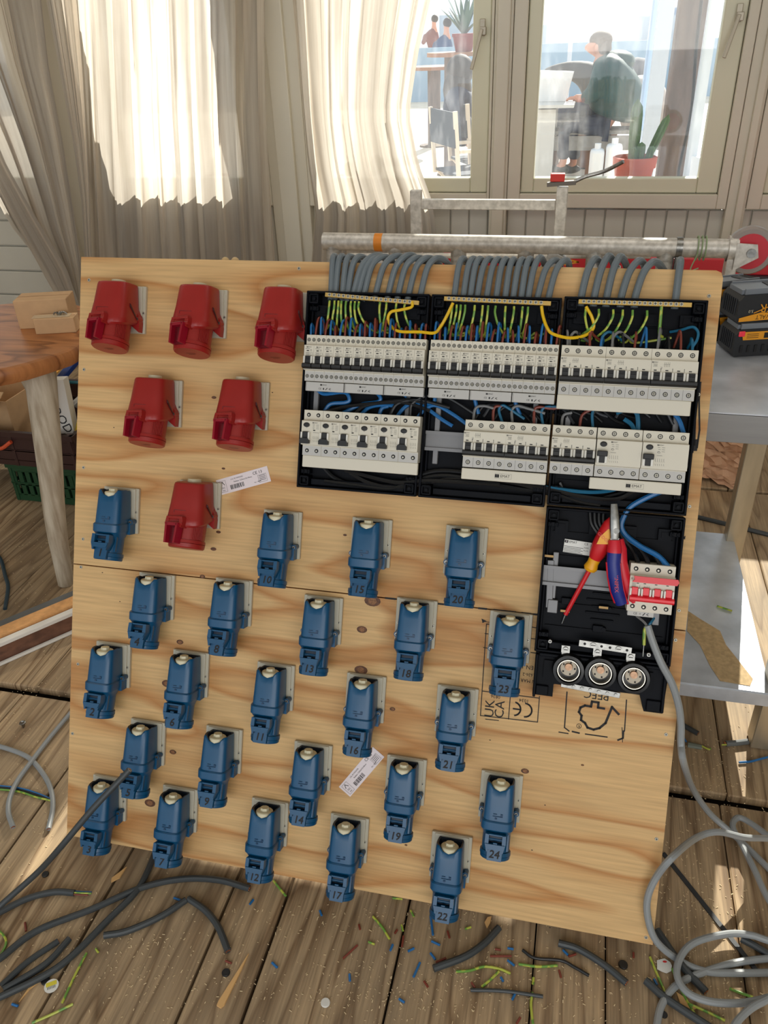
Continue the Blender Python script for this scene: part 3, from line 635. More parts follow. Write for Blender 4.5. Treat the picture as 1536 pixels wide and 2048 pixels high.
boxA = tray('left one of the three black open breaker boxes in a row', .4875, .7185, .797, 1.163, [(.492, .714, V1), (.492, .714, V2)], ((650, 589), (838, 606), 18, 0))
boxB = tray('middle one of the three black open breaker boxes in a row', .7225, .9515, .797, 1.163, [(.727, .947, V1), (.727, .947, V2)], ((888, 597), (1102, 607), 19, 0))
boxC = tray('right one of the three black open breaker boxes in a row', .9555, 1.1915, .802, 1.166, [(.96, 1.187, V1), (.96, 1.187, V2)], ((1157, 603), (1384, 610), 20, 0))
# lower box holding the main switch and the fuse bases
tD = tray('tall black box below the others with red main switch and round fuse bases', .9555, 1.1915, .535, .7985, [(.958, 1.187, V3)])
lo = MB(); lo.prism([(.9585, .5325), (1.1915, .5325), (1.187, .447), (1.155, .447), (1.146, .476), (.995, .476), (.995, .452), (.9585, .452)], 0, .022)
lo.prism([(.975, .520), (1.165, .520), (1.163, .486), (.975, .486)], .022, .027)
for uu in (.9615, 1.185): lo.box((uu, .49, .016), (.005, .08, .03))
lo.box((.975, .463, .018), (.022, .018, .02)); lo.box((1.17, .46, .018), (.024, .02, .02)); lo.box((1.075, .53, .015), (.22, .006, .03))
lo.build('fuse_carrier', BLACK, tD, bevel=.0012, seg=1)
dd = MB()
for k in range(5): dd.box((1.07, .60+k*.012, .006), (.04+.02*(k % 2), .003, .004))
for px_, py_ in ((1133, 1200), (1207, 1215), (1195, 1255), (1208, 1085)): q = BP(px_, py_); db = MB(); db.box((q.x, q.y, .008), (.018, .012, .01)); db.cyl((q.x+.010, q.y, .004), (q.x+.010, q.y, .014), .005, .004, 10); db.build('moulded_boss', BLACK, tD, bevel=.0006, seg=1)
dd.build('moulded_rib', BLACK, tD, bevel=.0006, seg=1)
for px_, py_ in ((1207, 1215), (1130, 1222), (1098, 1112)): q = BP(px_, py_, .014); MB().box(tuple(q), (.016, .004, .003)).build('brass_clip', mat('dull_brass', (130, 104, 66), .4, .7), tD)
g = MB(); 
for pts in (((1102, 1120), (1098, 1215)), ((1312, 1225), (1310, 1250))):
    a, b = BP(*pts[0], .012), BP(*pts[1], .012); MB().bar(a, b, .012, .006, up=(0, 0, 1)).build('rail_carrier', DIN, tD, bevel=.001, seg=1)
a = BP(1105, 1212, .014); g.box(tuple(a), (.018, .024, .008)); g.build('rail_carrier', DIN, tD, bevel=.001, seg=1)
nb = MB(); a, c = BP(1158, 1285, .034), BP(1263, 1301, .034); nb.X = T(tuple((a+c)/2)) @ RZ(math.atan2(c.y-a.y, c.x-a.x)); L_ = (c-a).length; nb.box((0, 0, 0), (L_, .0115, .007))
for k in range(6):
    x = -L_/2+.01+k*(L_-.018)/5
    if k in (1, 4): nb.cyl((x, 0, .0035), (x, 0, .006), .0052, .0048, 14); nb.box((x, 0, .0062), (.008, .0012, .0004), 1)
    else: nb.cyl((x, 0, .0034), (x, 0, .0037), .0024, .0024, 10, 1)
nb.build('neutral_bar', [STEEL, INK], tD, bevel=.0005, seg=1)
sb = MB(); a, c = BP(1122, 1368, .024), BP(1240, 1391, .024); sb.bar(a, c, .010, .003, up=(0, 0, 1))
for k in range(7): q = a+(c-a)*(k+.5)/7; sb.cyl(q, q+Vector((0, 0, .004)), .0035, .003, 8)
sb.build('busbar', STEEL, tD, bevel=.0005, seg=1)
for px_, py_, r_ in ((1100, 1284, .0042), (1097, 1350, .0042), (1298, 1311, .0045), (1155, 1311, .003), (1219, 1320, .003), (1283, 1329, .003)):
    q = BP(px_, py_, .027); screw_mb(q.x, q.y, .0225, r_).build('fixing_screw', [STEEL, INK], tD)
for i, (px_, py_) in enumerate(((1137, 1342), (1201, 1348), (1268, 1358))):
    q = BP(px_, py_, .045); f = thing('fuse_base', 'round black screw-in fuse base with steel thread, %s of three' % ('left', 'middle', 'right')[i], 'fuse holder', BMX(q.x, q.y, .026), 'fuse bases in a row')
    MB(MM).lathe([(29, 0), (29, 8), (27, 12), (27, 18), (22, 19), (21.5, 17), (21.5, 3), (0.5, 3)], 32, c0=True, c1=False).build('collar', mat('bakelite', (16, 15, 14), .3), f)
    MB(MM).lathe([(19.5, 3), (19.5, 17.5), (18.2, 17.5), (18.2, 3)], 28, c0=False, c1=False).build('threaded_ring', mat('zinc', (206, 200, 186), .3, .85), f)
    c = MB(MM); c.cyl((0, 2, 4), (0, 2, 8), 15, 14, 24, 0); c.cyl((0, 5, 8), (0, 5, 13), 7.2, 6.4, 16, 1)
    for k in range(5): a_ = k*1.256; c.box((11*math.cos(a_), 2+11*math.sin(a_), 8.4), (2.5, 3, 1), 2)
    c.build('gauge_contact', [mat('porcelain', (190, 178, 158), .5), mat('copper_contact', (176, 140, 112), .4, .7, var=.3, scale=(200, 200, 200)), INK], f)
    k = MB(MM); k.box((-9+1, 36, 2), (15, 13, 12), 0); k.cyl((-8, 36, 8), (-8, 36, 12), 5, 4.6, 12); k.box((-8, 28, 2), (13, 5, 8)); k.box((-8, 36, 12.2), (7, 1.2, .4), 1)
    k.build('terminal_clamp', [STEEL, INK], f, bevel=.0008)
st_ = thing('type_label', 'small white printed label on the black floor of the tall box', 'label', BM)
tl, tr, br, bl2 = BP(1129, 1078, .012), BP(1187, 1087, .012), BP(1186, 1113, .012), BP(1125, 1104, .012)
c_ = (tl+tr+br+bl2)/4; an = math.atan2((tr-tl).y, (tr-tl).x); wd, hh = (tr-tl).length, (tl-bl2).length
def emat(mb, M_, s, mi=(0, 1)):        # black square emblem and the maker's word beside it
    mb.X = M_; mb.box((-2.1*s, 0, 0), (1.3*s, 1.0*s, .0002), mi[0]); mb.box((-2.25*s, .0, .00015), (.12*s, .6*s, .0001), mi[1]); mb.box((-1.95*s, .0, .00015), (.12*s, .6*s, .0001), mi[1]); mb.box((-2.1*s, .2*s, .00015), (.6*s, .1*s, .0001), mi[1])
    mb.text('EMAT', T((.35*s, -.02*s, .0002)), 1.15*s, mi[0]); mb.X = Matrix.Identity(4)
lb = MB(); lb.X = T((c_.x, c_.y, .0085)) @ RZ(an); lb.box((0, 0, 0), (wd, hh, .0005)); lb.build('label_paper', mat('white_sticker', (225, 225, 220), .5), st_)
lb = MB(); M_ = T((c_.x, c_.y, .0089)) @ RZ(an); emat(lb, M_ @ T((-.012, .008, 0)), .0048, (0, 1)); lb.X = M_
for k in range(5): lb.box((-.008-.002*(k % 2), -.0005-k*.0026, 0), (.034-.004*(k % 2), .0009, .0001), 2)
lb.text('CE', T((.013, .008, 0)), .006, 0); lb.text('WEEE', T((.014, .001, 0)), .0035, 0); lb.text('RoHS', T((.014, -.004, 0)), .0035, 0)
for k in range(6): lb.box((.024, .008-k*.0026, 0), (.007, .0012, .0001), 0)
lb.build('print', [INK, PAPER, INKG], st_)

# ================================================================ BREAKERS
PITCH_ = .01862
def profile(z_sh=50, z_n=62): return [(-42, 16), (-42, z_sh), (-23, z_sh), (-22, z_n), (22, z_n), (23.5, z_sh), (42, z_sh), (42, 16), (18, 12), (-18, 12)]
def extrude_x(mb, prof, x0, x1, m=0):
    n = len(prof); vs = [Vector((x, y, z)) for x in (x0, x1) for y, z in prof]
    mb.add(vs, [tuple(range(n)), tuple(range(n, 2*n))[::-1]], m).add(vs, [(i, n+i, n+(i+1) % n, (i+1) % n) for i in range(n)], m)
def term_screws(t, xs, z=50, dark=False, r=3.6):
    for y in (33, -33):
        for x in xs:
            s = MB(MM); s.cyl((x, y, z), (x, y, z+.25), r, r, 14, 1)
            if not dark: s.cyl((x, y, z+.2), (x, y, z+.5), r*.68, r*.68, 10, 0); s.box((x, y, z+.6), (r*1.2, .8, .2), 1); s.box((x, y, z+.6), (.8, r*1.2, .2), 1)
            else: s.cyl((x-.3, y-.3, z+.2), (x-.3, y-.3, z+.4), r*.45, r*.45, 8, 0)
            s.build('terminal_screw', [SCREW, INK], t)
def mcb(label, mw, group):
    t = thing('circuit_breaker', label, 'circuit breaker', mw, group); b = MB(MM); w_ = PITCH_*500-.15
    extrude_x(b, profile(), -w_, w_); b.build('body', BEIGE, t, bevel=.0006, seg=1)
    g = MB(MM); g.box((0, -33, 50.1), (2*w_-.6, 17.6, .2)); g.build('lower_face', GREYP, t)
    term_screws(t, (-4.6, 4.6), r=3.3)
    l = MB(MM); l.X = Matrix.Scale(1000, 4); emat(l, Matrix.Scale(1000, 4) @ T((.0012, .0185, .0622)), .0021, (0, 1)); l.X = Matrix.Identity(4)
    l.box((-2.5, 15.6, 62.2), (8, .7, .1), 2); l.box((-2, 12, 62.2), (4.4, 1.7, .2), 0); l.box((4, 12, 62.2), (3, .6, .1), 2); l.box((4, 13.8, 62.2), (3, .6, .1), 2)
    for k in range(4): l.box((-2.4+.4*(k % 2), 8.6-k*1.5, 62.2), (7.5-1.2*(k % 2), .5, .1), 2)
    l.line([(3, 8.5), (7, 8.5), (7, 3.5), (3, 3.5), (3, 8.5)], .35, 62.25, 2); l.build('printed_label', [INK, BEIGE, INKG], t)
    toggle(t, [0.0], w_, BLK); return t
def toggle(t, xs, half, m, pitch=None):
    rc = MB(MM)
    for x in xs:
        for s in (-1, 1): rc.box((x+s*6.9, -5.5, 65), (3.2, 14.5, 7)); rc.box((x+s*6.9, -5.5, 67), (1.2, 14.8, 5))
    rc.build('toggle_guard', mat('toggle_guard', (226, 224, 216), .4), t, bevel=.0006, seg=1)
    h = MB(MM)
    for x in xs: h.box((x, -4.5, 63.5), (10.4, 14, 5)); h.box((x, -3.4, 66.2), (8.6, 1, 1)); h.box((x, -.6, 66.2), (8.6, 1, 1))
    x0, x1 = xs[0]-half+.6, xs[-1]+half-.6
    vs = [(-21, 62), (-20.5, 70), (-18, 74.5), (-13, 74.5), (-10.5, 68), (-10, 62)]
    extrude_x(h, vs, x0, x1); h.build('toggle', m, t, bevel=.0005, seg=1)
def fourpole(label, mw, group):
    t = thing('four_pole_breaker', label, 'circuit breaker', mw, group); b = MB(MM); w_ = PITCH_*2000-.2; P = PITCH_*1000
    extrude_x(b, profile(), -w_, w_); b.build('body', BEIGE, t, bevel=.0006, seg=1)
    g = MB(MM); g.box((0, -33, 50.1), (2*w_-.6, 17.6, .2))
    for k in (-1, 0, 1): g.box((k*P, -33, 50.2), (.4, 17.6, .2), 1)
    g.build('lower_face', [GREYP, INKG], t)
    xs = [(k-1.5)*P for k in range(4)]; term_screws(t, xs, r=4.1)
    l = MB(MM); emat(l, Matrix.Scale(1000, 4) @ T((-.0305, .0185, .0622)), .0021, (0, 1)); l.X = Matrix.Identity(4)
    for k in range(3): l.box((-31+.5*(k % 2), 15.5-k*1.7, 62.2), (7-(k % 2)*1.5, .5, .1), 2)
    for k, x in enumerate(xs): l.box((x-2.5, 5.5, 62.2), (4.6, 1.6, .15), 0)
    for x in xs[:-1]: l.box((x+6.5, 6.5, 62.2), (.7, 6, .1), 2); l.box((x+6.5, 7.5, 62.2), (1.6, .4, .1), 2)
    for k in range(4): x = -16+k*2.6; l.line([(x, 19), (x, 16.6), (x-1.1, 14.6)], .4, 62.2, 2); l.line([(x, 14.2), (x, 11.6)], .4, 62.2, 2)
    l.line([(-17.2, 15.4), (-7.4, 15.4)], .3, 62.2, 2); l.line([(-22.5, 8), (-20, 8), (-20, 11), (-22.5, 11)], .35, 62.2, 2)
    l.box((0, 1.2, 62.2), (70, .25, .1), 2); l.build('printed_label', [INK, BEIGE, INKG], t)
    toggle(t, xs, P/2, BLK); return t
def rcbo(label, mw, group):
    t = thing('residual_current_breaker', label, 'circuit breaker', mw, group); b = MB(MM); w_ = PITCH_*980-.2
    extrude_x(b, profile(), -w_, w_); b.build('body', BEIGE, t, bevel=.0006, seg=1)
    MB(MM).box((0, -33, 50.1), (2*w_-.6, 17.6, .2)).build('lower_face', GREYP, t)
    term_screws(t, (-9.2, 9.2), dark=True, r=3.8)
    l = MB(MM); emat(l, Matrix.Scale(1000, 4) @ T((.0085, .0185, .0622)), .0022, (0, 1)); l.X = Matrix.Identity(4)
    for k in range(4): l.box((12.5, 15-k*2.4, 62.2), (5, .5, .1), 2)
    for k in range(4): l.box((5, 15-k*2.4, 62.2), (4-(k % 2), .5, .1), 2)
    l.box((6.5, 4.8, 62.2), (4, 2, .15), 0); l.box((10, .6, 62.2), (11, .5, .1), 2)
    for k in range(4): l.line([(5+k*3, -6), (5+k*3, -9.2), (6.2+k*3, -11)], .4, 62.2, 2); l.line([(5+k*3, -13), (6+k*3, -16)], .4, 62.2, 2)
    l.box((-8.5, 8.8, 62.2), (2.6, .5, .1), 2); l.build('printed_label', [INK, BEIGE, INKG], t)
    tb = MB(MM); tb.X = T((-8.5, 14.3, 0)); tb.loft([[Vector((r_*1.15*math.cos(2*pi*i/20), r_*.85*math.sin(2*pi*i/20), z)) for i in range(20)] for r_, z in ((5.2, 62), (5.0, 63.6), (3.5, 64))]); tb.build('test_button', BLK, t)
    toggle_wide(t, -9.3, BLK); return t
def toggle_wide(t, x, m):
    rc = MB(MM)
    for s in (-1, 1): rc.box((x+s*6.9, -6, 65), (3.4, 15, 7))
    rc.build('toggle_guard', mat('toggle_guard', (226, 224, 216), .4), t, bevel=.0012)
    h = MB(MM); h.box((x, -5, 63.5), (10.2, 14, 5)); h.prism([(x-8.5, -20), (x+8.5, -20), (x+8.5, -13), (x+6, -10), (x-6, -10), (x-8.5, -13)], 62, 74); h.build('toggle', m, t, bevel=.0008, seg=1)
def rcd4(label, mw, group):
    t = thing('residual_current_switch', label, 'circuit breaker', mw, group); b = MB(MM); w_ = PITCH_*2000-.2
    extrude_x(b, profile(), -w_, w_); b.build('body', BEIGE, t, bevel=.0006, seg=1)
    MB(MM).box((0, -33, 50.1), (2*w_-.6, 17.6, .2)).build('lower_face', GREYP, t)
    term_screws(t, [(k-1.5)*18.6 for k in range(4)], r=4.2)
    l = MB(MM); emat(l, Matrix.Scale(1000, 4) @ T((-.0075, .0185, .0622)), .0023, (0, 1)); l.X = Matrix.Identity(4)
    for k in range(3): l.box((-11+(k % 2), 14.5-k*3.4, 62.2), (4, .5, .1), 2); l.box((-3.5, 14.5-k*3.4, 62.2), (5, .5, .1), 2)
    l.line([(-13, 6), (-10, 7.5), (-8, 6), (-10, 4.5), (-13, 6)], .4, 62.2, 2); l.box((-9, 1, 62.2), (9, .5, .1), 2)
    for k in range(5): l.line([(-15+k*3.4, -4), (-15+k*3.4, -8), (-14+k*3.4, -10)], .4, 62.2, 2); l.line([(-15+k*3.4, -13), (-14+k*3.4, -16)], .4, 62.2, 2)
    l.build('printed_label', [INK, BEIGE, INKG], t)
    tb = MB(MM); tb.X = T((-26, 14.3, 0)); tb.loft([[Vector((r_*1.1*math.cos(2*pi*i/20), r_*.85*math.sin(2*pi*i/20), z)) for i in range(20)] for r_, z in ((5.4, 62), (5.2, 63.6), (3.5, 64))]); tb.build('test_button', BLK, t)
    rc = MB(MM)
    for s in (-1, 1): rc.box((-27+s*6.5, -12, 64), (5, 12, 4))
    rc.build('toggle_guard', mat('toggle_guard', (226, 224, 216), .4), t, bevel=.0012)
    h = MB(MM); h.box((-27, -1.5, 68), (17, 9, 12)); h.box((-27, -11, 63.5), (11, 13, 5)); h.build('toggle', BLK, t, bevel=.001); return t
first = None
for gi, (x, y, nm) in enumerate(((614, 668, 'left'), (862, 680, 'middle'))):
    u0 = BP(x, y, .05).x; n_ = 12
    for i in range(n_):
        lab = 'slim white circuit breaker, %s, upper row of the %s box' % (rank(i, 12), nm); mw = BMX(u0+PITCH_*(i+.5), V1, 0)
        if first is None: first = mcb(lab, mw, 'slim circuit breakers in the upper row')
        else: dup(first, mw, lab)
    for k in range(3):
        c = thing('terminal_cover', 'grey clip-on cover strip, %s under the slim breakers of the %s box' % (('left', 'middle', 'right')[k], nm), 'cover', BMX(u0+PITCH_*(4*k+2), V1-.0515, .04), 'grey cover strips')
        MB().box((.0006, 0, 0), (PITCH_*4-.0015, .0165, .012)).build('strip', GREYP, c, bevel=.0006, seg=1)
        m_ = MB(); emat(m_, T((0, .0035, .0061)), .0028, (0, 1)); m_.text('CE', T((-.008, -.0035, .0062)), .0045); m_.box((-.001, -.0035, .0061), (.0022, .0035, .0002)); m_.line([(.003, -.005), (.006, -.002)], .0012, .0062); m_.line([(.0125, -.002), (.0095, -.0035), (.0125, -.005)], .0008, .0062)
        m_.box((-PITCH_*2+.003, 0, .0061), (.0004, .0155, .0002), 1); m_.build('print', [INK, INKG], c)
u0 = BP(1124, 688, .05).x; f4 = None
def put4(u, v, lab):
    global f4
    if f4 is None: f4 = fourpole(lab, BMX(u, v, 0), 'four-pole circuit breakers'); return f4
    return dup(f4, BMX(u, v, 0), lab)
for i in range(3): put4(u0+PITCH_*(4*i+2), V1, 'wide four-pole breaker with joined black toggle, %s in the upper right box' % ('left', 'centre', 'right')[i])
def cover(u, v, L_, label, logo=False, h=.02):
    c = thing('terminal_cover', label, 'cover', BMX(u, v, .044)); MB().box((0, 0, 0), (L_, h, .01)).build('strip', BEIGE, c, bevel=.0015)
    if logo: m_ = MB(); m_.box((0, 0, .0051), (.029, .009, .0002), 1); m_.box((0, 0, .0052), (.0284, .0084, .0002), 2); emat(m_, T((.0012, 0, .0054)), .0058, (0, 1)); m_.build('print', [INK, INKG, BEIGE], c)
cover(u0+PITCH_*6-.002, V1-.0545, PITCH_*12-.003, 'blank beige cover strip under the upper right four-pole breakers', h=.025)
uA = BP(609, 820, .05).x; rc0 = None
for i in range(6):
    lab = 'breaker with round black test button, %s in the lower left row' % rank(i, 6); mw = BMX(uA+.0365*(i+.5), V2, 0)
    if rc0 is None: rc0 = rcbo(lab, mw, 'residual current breakers in the lower left row')
    else: dup(rc0, mw, lab)
cover(uA+.109+.001, V2-.053, .219, 'blank beige cover strip below the six test button breakers', h=.022)
uB = BP(932, 842, .05).x
put4(uB+.0365, V2, 'four-pole breaker in the lower row just right of the bare rail'); put4(uB+.1095+.0012, V2, 'four-pole breaker in the lower row of middle box, against its right rim')
cover(uB+.073, V2-.054, .149, 'beige cover strip with black emblem under the middle box pair', True)
uC = BP(1106, 851, .05).x
put4(uC+.0373, V2, 'four-pole breaker at left of the lower row in the right box')
q1 = BP(1196, 853, .05).x
rA = rcd4('wide residual current switch with round button, left of the pair', BMX(q1+.0375, V2, 0), 'residual current switches'); dup(rA, BMX(q1+.0375+.0752, V2, 0), 'wide residual current switch with round button, at the right rim')
cover(q1+.070, V2-.054, .152, 'beige cover strip with black emblem under the two residual current switches', True)
# main switch
um = BP(1262, 1125, .05).x
ms = thing('main_switch', 'beige four-pole main switch with bright red lever and toggles', 'switch', BMX(um+.0373, V3-.001, 0))
b = MB(MM); extrude_x(b, profile(50, 60), -37.1, 37.1); b.build('body', BEIGE, ms, bevel=.0006, seg=1)
MSR = mat('switch_red', (232, 22, 44), .35); xs = [(k-1.5)*18.6 for k in range(4)]
term_screws(ms, xs, dark=True, r=4.0)
rc = MB(MM)
for x in xs:
    for s in (-1, 1): rc.box((x+s*6.9, -6, 64), (3.0, 15, 7))
rc.build('toggle_guard', mat('toggle_guard', (226, 224, 216), .4), ms, bevel=.0006, seg=1)
h = MB(MM)
for x in xs: h.box((x, -4, 62), (10.4, 14, 5))
extrude_x(h, [(-22, 60), (-21, 68), (-18, 73), (-13, 73), (-10, 66), (-9, 60)], -36, 37); h.build('toggle', MSR, ms, bevel=.0006, seg=1)
mat('lock_red', (226, 52, 62), .4)
h = MB(MM); h.prism([(-34, 12.5), (39, 12.5), (42, 18), (40, 23), (-32, 23), (-30, 17)], 66, 70); h.box((0, 20, 63), (60, 3, 8)); h.build('locking_bar', _m['lock_red'], ms, bevel=.0008)
l = MB(MM)
for k in range(4): l.box((-30, 9.5-k*1.8, 60.2), (6.5, .5, .1), 2); l.box((xs[k]+(-3 if k else 4), 9.5, 60.2), (4, 1.2, .15), 0)
for k in range(4): l.line([(-13+k*2.8, 6), (-12+k*2.8, 3), (-13+k*2.8, 1)], .4, 60.2, 2)
l.line([(-20, 6.5), (-20, 1)], .5, 60.2, 2); l.text('E', T((-34, 17, 60.2)), 5, 0); l.text('100A', T((-31, 13, 60.2)), 2.4, 2); l.build('printed_label', [INK, BEIGE, INKG], ms)
h = MB(MM); h.box((-13, -46, 42), (44, 9, 12)); h.build('terminal_cover', GREYP, ms, bevel=.0006, seg=1)
m_ = MB(MM); m_.text('CE', T((-22, -46, 48.2)), 5.5); m_.text('X', T((-14, -46, 48.2)), 4); m_.line([(-9, -48), (-6, -44)], 1.4, 48.2); m_.line([(0, -44), (-3, -46), (0, -48)], .9, 48.2); m_.build('print', INK, ms)

# ================================================================ CABLES AND WIRES
def BW_(pts, n=None):               # board-space path from photo pixels and heights off the board
    out = []
    for p in pts: q = BP(p[0], p[1], p[2] if len(p) > 2 else n); out.append(q)
    return out
GA = [(662, 667, 681, 522), (671, 683, 693, 519), (685, 700, 724, 512), (695, 722, 741, 518), (706, 758, 780, 509), (716, 765, 784, 514), (728, 772, 790, 512), (751, 798, 822, 510), (776, 822, 846, 508), (796, 839, 862, 514), (817, 860, 884, 515), (841, 880, 905, 516)]
GB = [(909, 927, 934, 519), (927, 948, 957, 519), (941, 961, 972, 520), (955, 981, 990, 516), (974, 998, 1008, 518), (993, 1013, 1020, 517), (1011, 1028, 1034, 520), (1027, 1046, 1056, 518), (1043, 1061, 1068, 516), (1057, 1082, 1094, 513), (1076, 1114, 1125, 520), (1098, 1135, 1142, 521)]
GC = [(1163, 1194, 1210, 516), (1189, 1220, 1236, 510), (1214, 1243, 1262, 511), (1243, 1284, 1298, 520), (1271, 1314, 1337, 522), (1352, 1362, 1356, 518)]
EA = [(659, 657), (669, 665), (677, 677), (683, 689), (692, 700), (702, 712), (710, 722), (718, 745), (760, 768), (773, 766), (793, 805), (810, 830)]
EB = [(905, 899), (914, 905), (922, 915), (931, 919), (950, 941), (966, 962), (977, 972), (992, 1012), (1012, 1014), (1029, 1020), (1046, 1042), (1057, 1049)]
EC = [(1173, 1186), (1199, 1160), (1228, 1195), (1247, 1220), (1267, 1241), (1296, 1264)]
def cable(i, n_, b, t_, e, ytop, bar, box, wires, er=.0026):
    lab = 'grey cable arching over the board top, %s, %s bundle' % (rank(i, n_), box)
    c = thing('grey_cable', lab, 'cable', BM, 'grey cables looping over the board top')
    r_ = .0058 if box != 'right' else .0064
    pb = BP(b, 592, .012); top = BP(t_, ytop, .004); endp = BP(e, 538, -.02)
    topv = max(top.y, BH+.012)
    pts = [(pb.x-.0005, 1.153, .0122), (pb.x, pb.y, .0125), (pb.x*.72+top.x*.28, BH-.012, .0125), (pb.x*.35+top.x*.65, BH+(topv-BH)*.55, .009), (top.x, topv, -.006), (top.x*.45+endp.x*.55, BH+(topv-BH)*.55, -.026), (endp.x, BH-.015, -.032), (endp.x+.004, BH-.10, -.034), (endp.x+.006, BH-.3, -.03+(-.04))]
    MB().tube(pts, r_, 10).build('sheath', CABLE, c)
    x0, x1 = bar
    a = BP(x0, 605, .033); z_ = BP(x1, 640, .012)
    sw = (z_.x-a.x)
    MB().tube([(a.x, 1.1455, .033), (a.x, 1.132, .034), (a.x+sw*.4, 1.112, .030), (z_.x, 1.098, .016), (z_.x+(.012 if i % 3 else -.01), 1.094, .008), (pb.x, 1.105, .006)], .0021, 6).build('earth_wire', WEARTH, c)
    for k, (u_, kind) in enumerate(wires):
        j = random.uniform(-1, 1); hgt = random.uniform(1.100, 1.118)
        m_ = {'b': WBLUE, 'n': WBROWN, 'g': WGREY, 'k': WBLACK, 'c': WCYAN}[kind]
        MB().tube([(u_, 1.070, .040), (u_, 1.085, .041), (u_+j*.002, hgt-.006, .038), (u_+j*.004, hgt, .029), (u_+j*.006+.002, hgt-.006, .018), (u_+j*.008, 1.088, .008)], .0021 if kind != 'c' else .0024, 6).build({'b': 'blue_wire', 'n': 'brown_wire', 'g': 'grey_wire', 'k': 'black_wire', 'c': 'light_blue_wire'}[kind], m_, c)
    return c
uA1 = BP(614, 668, .05).x; uB1 = BP(862, 680, .05).x; uC1 = BP(1124, 688, .05).x
for i in range(12): cable(i, 12, *GA[i], EA[i], 'left', [(uA1+PITCH_*(i+.5)-.0046, 'b'), (uA1+PITCH_*(i+.5)+.0046, 'n')])
for i in range(12): cable(i, 12, *GB[i], EB[i], 'middle', [(uB1+PITCH_*(i+.5)-.0046, 'b'), (uB1+PITCH_*(i+.5)+.0046, 'n')])
order = [('g', 'k'), ('n', 'b'), ('g', 'k'), ('n', 'b'), ('g', 'k'), ('n', 'c')]
for i in range(6): cable(i, 6, *GC[i], EC[i], 'right', [(uC1+PITCH_*(2*i+.5), order[i][0]), (uC1+PITCH_*(2*i+1.5), order[i][1])])
def wire(name, label, pts, r, m, n=None, mw=BM, seg=7, group=None):
    o = MB().tube(BW_(pts, n), r, seg).build(name, m, None, mw); tag(o, label, 'wire', group); return o
wire('yellow_wire', 'bright yellow wire arching from the left brass bar down to the middle box', [(824, 603, .036), (823, 614, .036), (800, 620, .04), (782, 624, .04), (776, 638, .036), (784, 654, .03), (800, 663, .045), (840, 664, .05), (868, 666, .05), (880, 655, .04), (893, 633, .038), (906, 606, .035)], .0028, WYEL)
wire('yellow_wire', 'yellow wire crossing from the middle brass bar to the right one', [(1083, 612, .035), (1086, 632, .035), (1094, 655, .04), (1106, 668, .05), (1140, 676, .045), (1172, 670, .035), (1187, 655, .03), (1184, 635, .034), (1172, 613, .035)], .0028, WYEL)
wire('earth_wire', 'green and yellow wire dropping straight from the right brass bar', [(1323, 613, .035), (1321, 640, .033), (1319, 668, .03), (1325, 674, .02)], .0026, WEARTH)
wire('light_blue_wire', 'thin light blue wire curving at the upper right corner of the right box', [(1340, 664, .01), (1362, 660, .02), (1385, 654, .03), (1396, 664, .035), (1394, 680, .04), (1385, 694, .042)], .0024, WCYAN)
for a, b, m_, nm in ((1180, 1187, WBROWN, 'brown_wire'), (1204, 1230, WCYAN, 'light_blue_wire'), (1140, 1160, WGREY, 'grey_wire'), (1226, 1250, WGREY, 'grey_wire')):
    wire(nm, '%s looping behind the upper right breakers, %s' % (nm.replace('_', ' '), {1180: 'over the first one', 1204: 'near their middle', 1140: 'at far left', 1226: 'right of the first one'}[a]), [(a, 698, .03), (a, 676, .035), ((a+b)/2, 664, .034), (b, 670, .026), (b+18, 684, .014)], .0024, m_)
BL = [[(635, 780), (649, 788), (689, 785), (699, 799), (691, 805), (662, 808), (649, 822)], [(715, 781), (750, 785), (761, 796), (755, 804), (723, 809), (686, 826)], [(721, 830), (739, 815), (765, 810), (790, 812)], [(793, 834), (809, 815), (825, 808), (846, 812), (884, 839), (905, 852)], [(834, 836), (852, 817), (873, 811), (905, 828), (936, 850)], [(870, 793), (868, 804), (857, 807), (830, 809)], [(948, 793), (952, 808), (957, 828)], [(758, 832), (764, 817), (777, 812)], [(1029, 797), (1034, 815), (1040, 830)], [(801, 785), (814, 793)]]
for i, p in enumerate(BL):
    wire('blue_wire', 'thick blue wire between breaker rows, ' + ['folded back at the far left', 'hooked under the second cover strip', 'short curve above the third test breaker', 'long curve running right from the fifth test breaker', 'bowing from the sixth test breaker toward the bare rail', 'short bend where left and middle boxes meet', 'dropping steeply at left of the middle box', 'rising above the fourth test breaker', 'dropping steeply mid middle box', 'stub under the third cover strip'][i], p, .0036, WBLUE, .022)
DK = [([(648, 824), (700, 812), (777, 805), (817, 807), (860, 822)], WBLACK), ([(710, 828), (729, 812), (777, 803), (817, 800), (850, 806)], WBLACK), ([(780, 830), (793, 809), (820, 800), (846, 801), (900, 815)], WBLACK), ([(820, 832), (825, 807), (857, 791), (897, 796), (950, 828)], WBLACK)]
for i, (p, m_) in enumerate(DK): wire('black_wire', 'black wire above the test button breakers, ' + ['starting at the first one', 'rising from the third one', 'rising from the fifth one', 'rising from the sixth one and arching highest'][i], p, .0034, m_, .026)
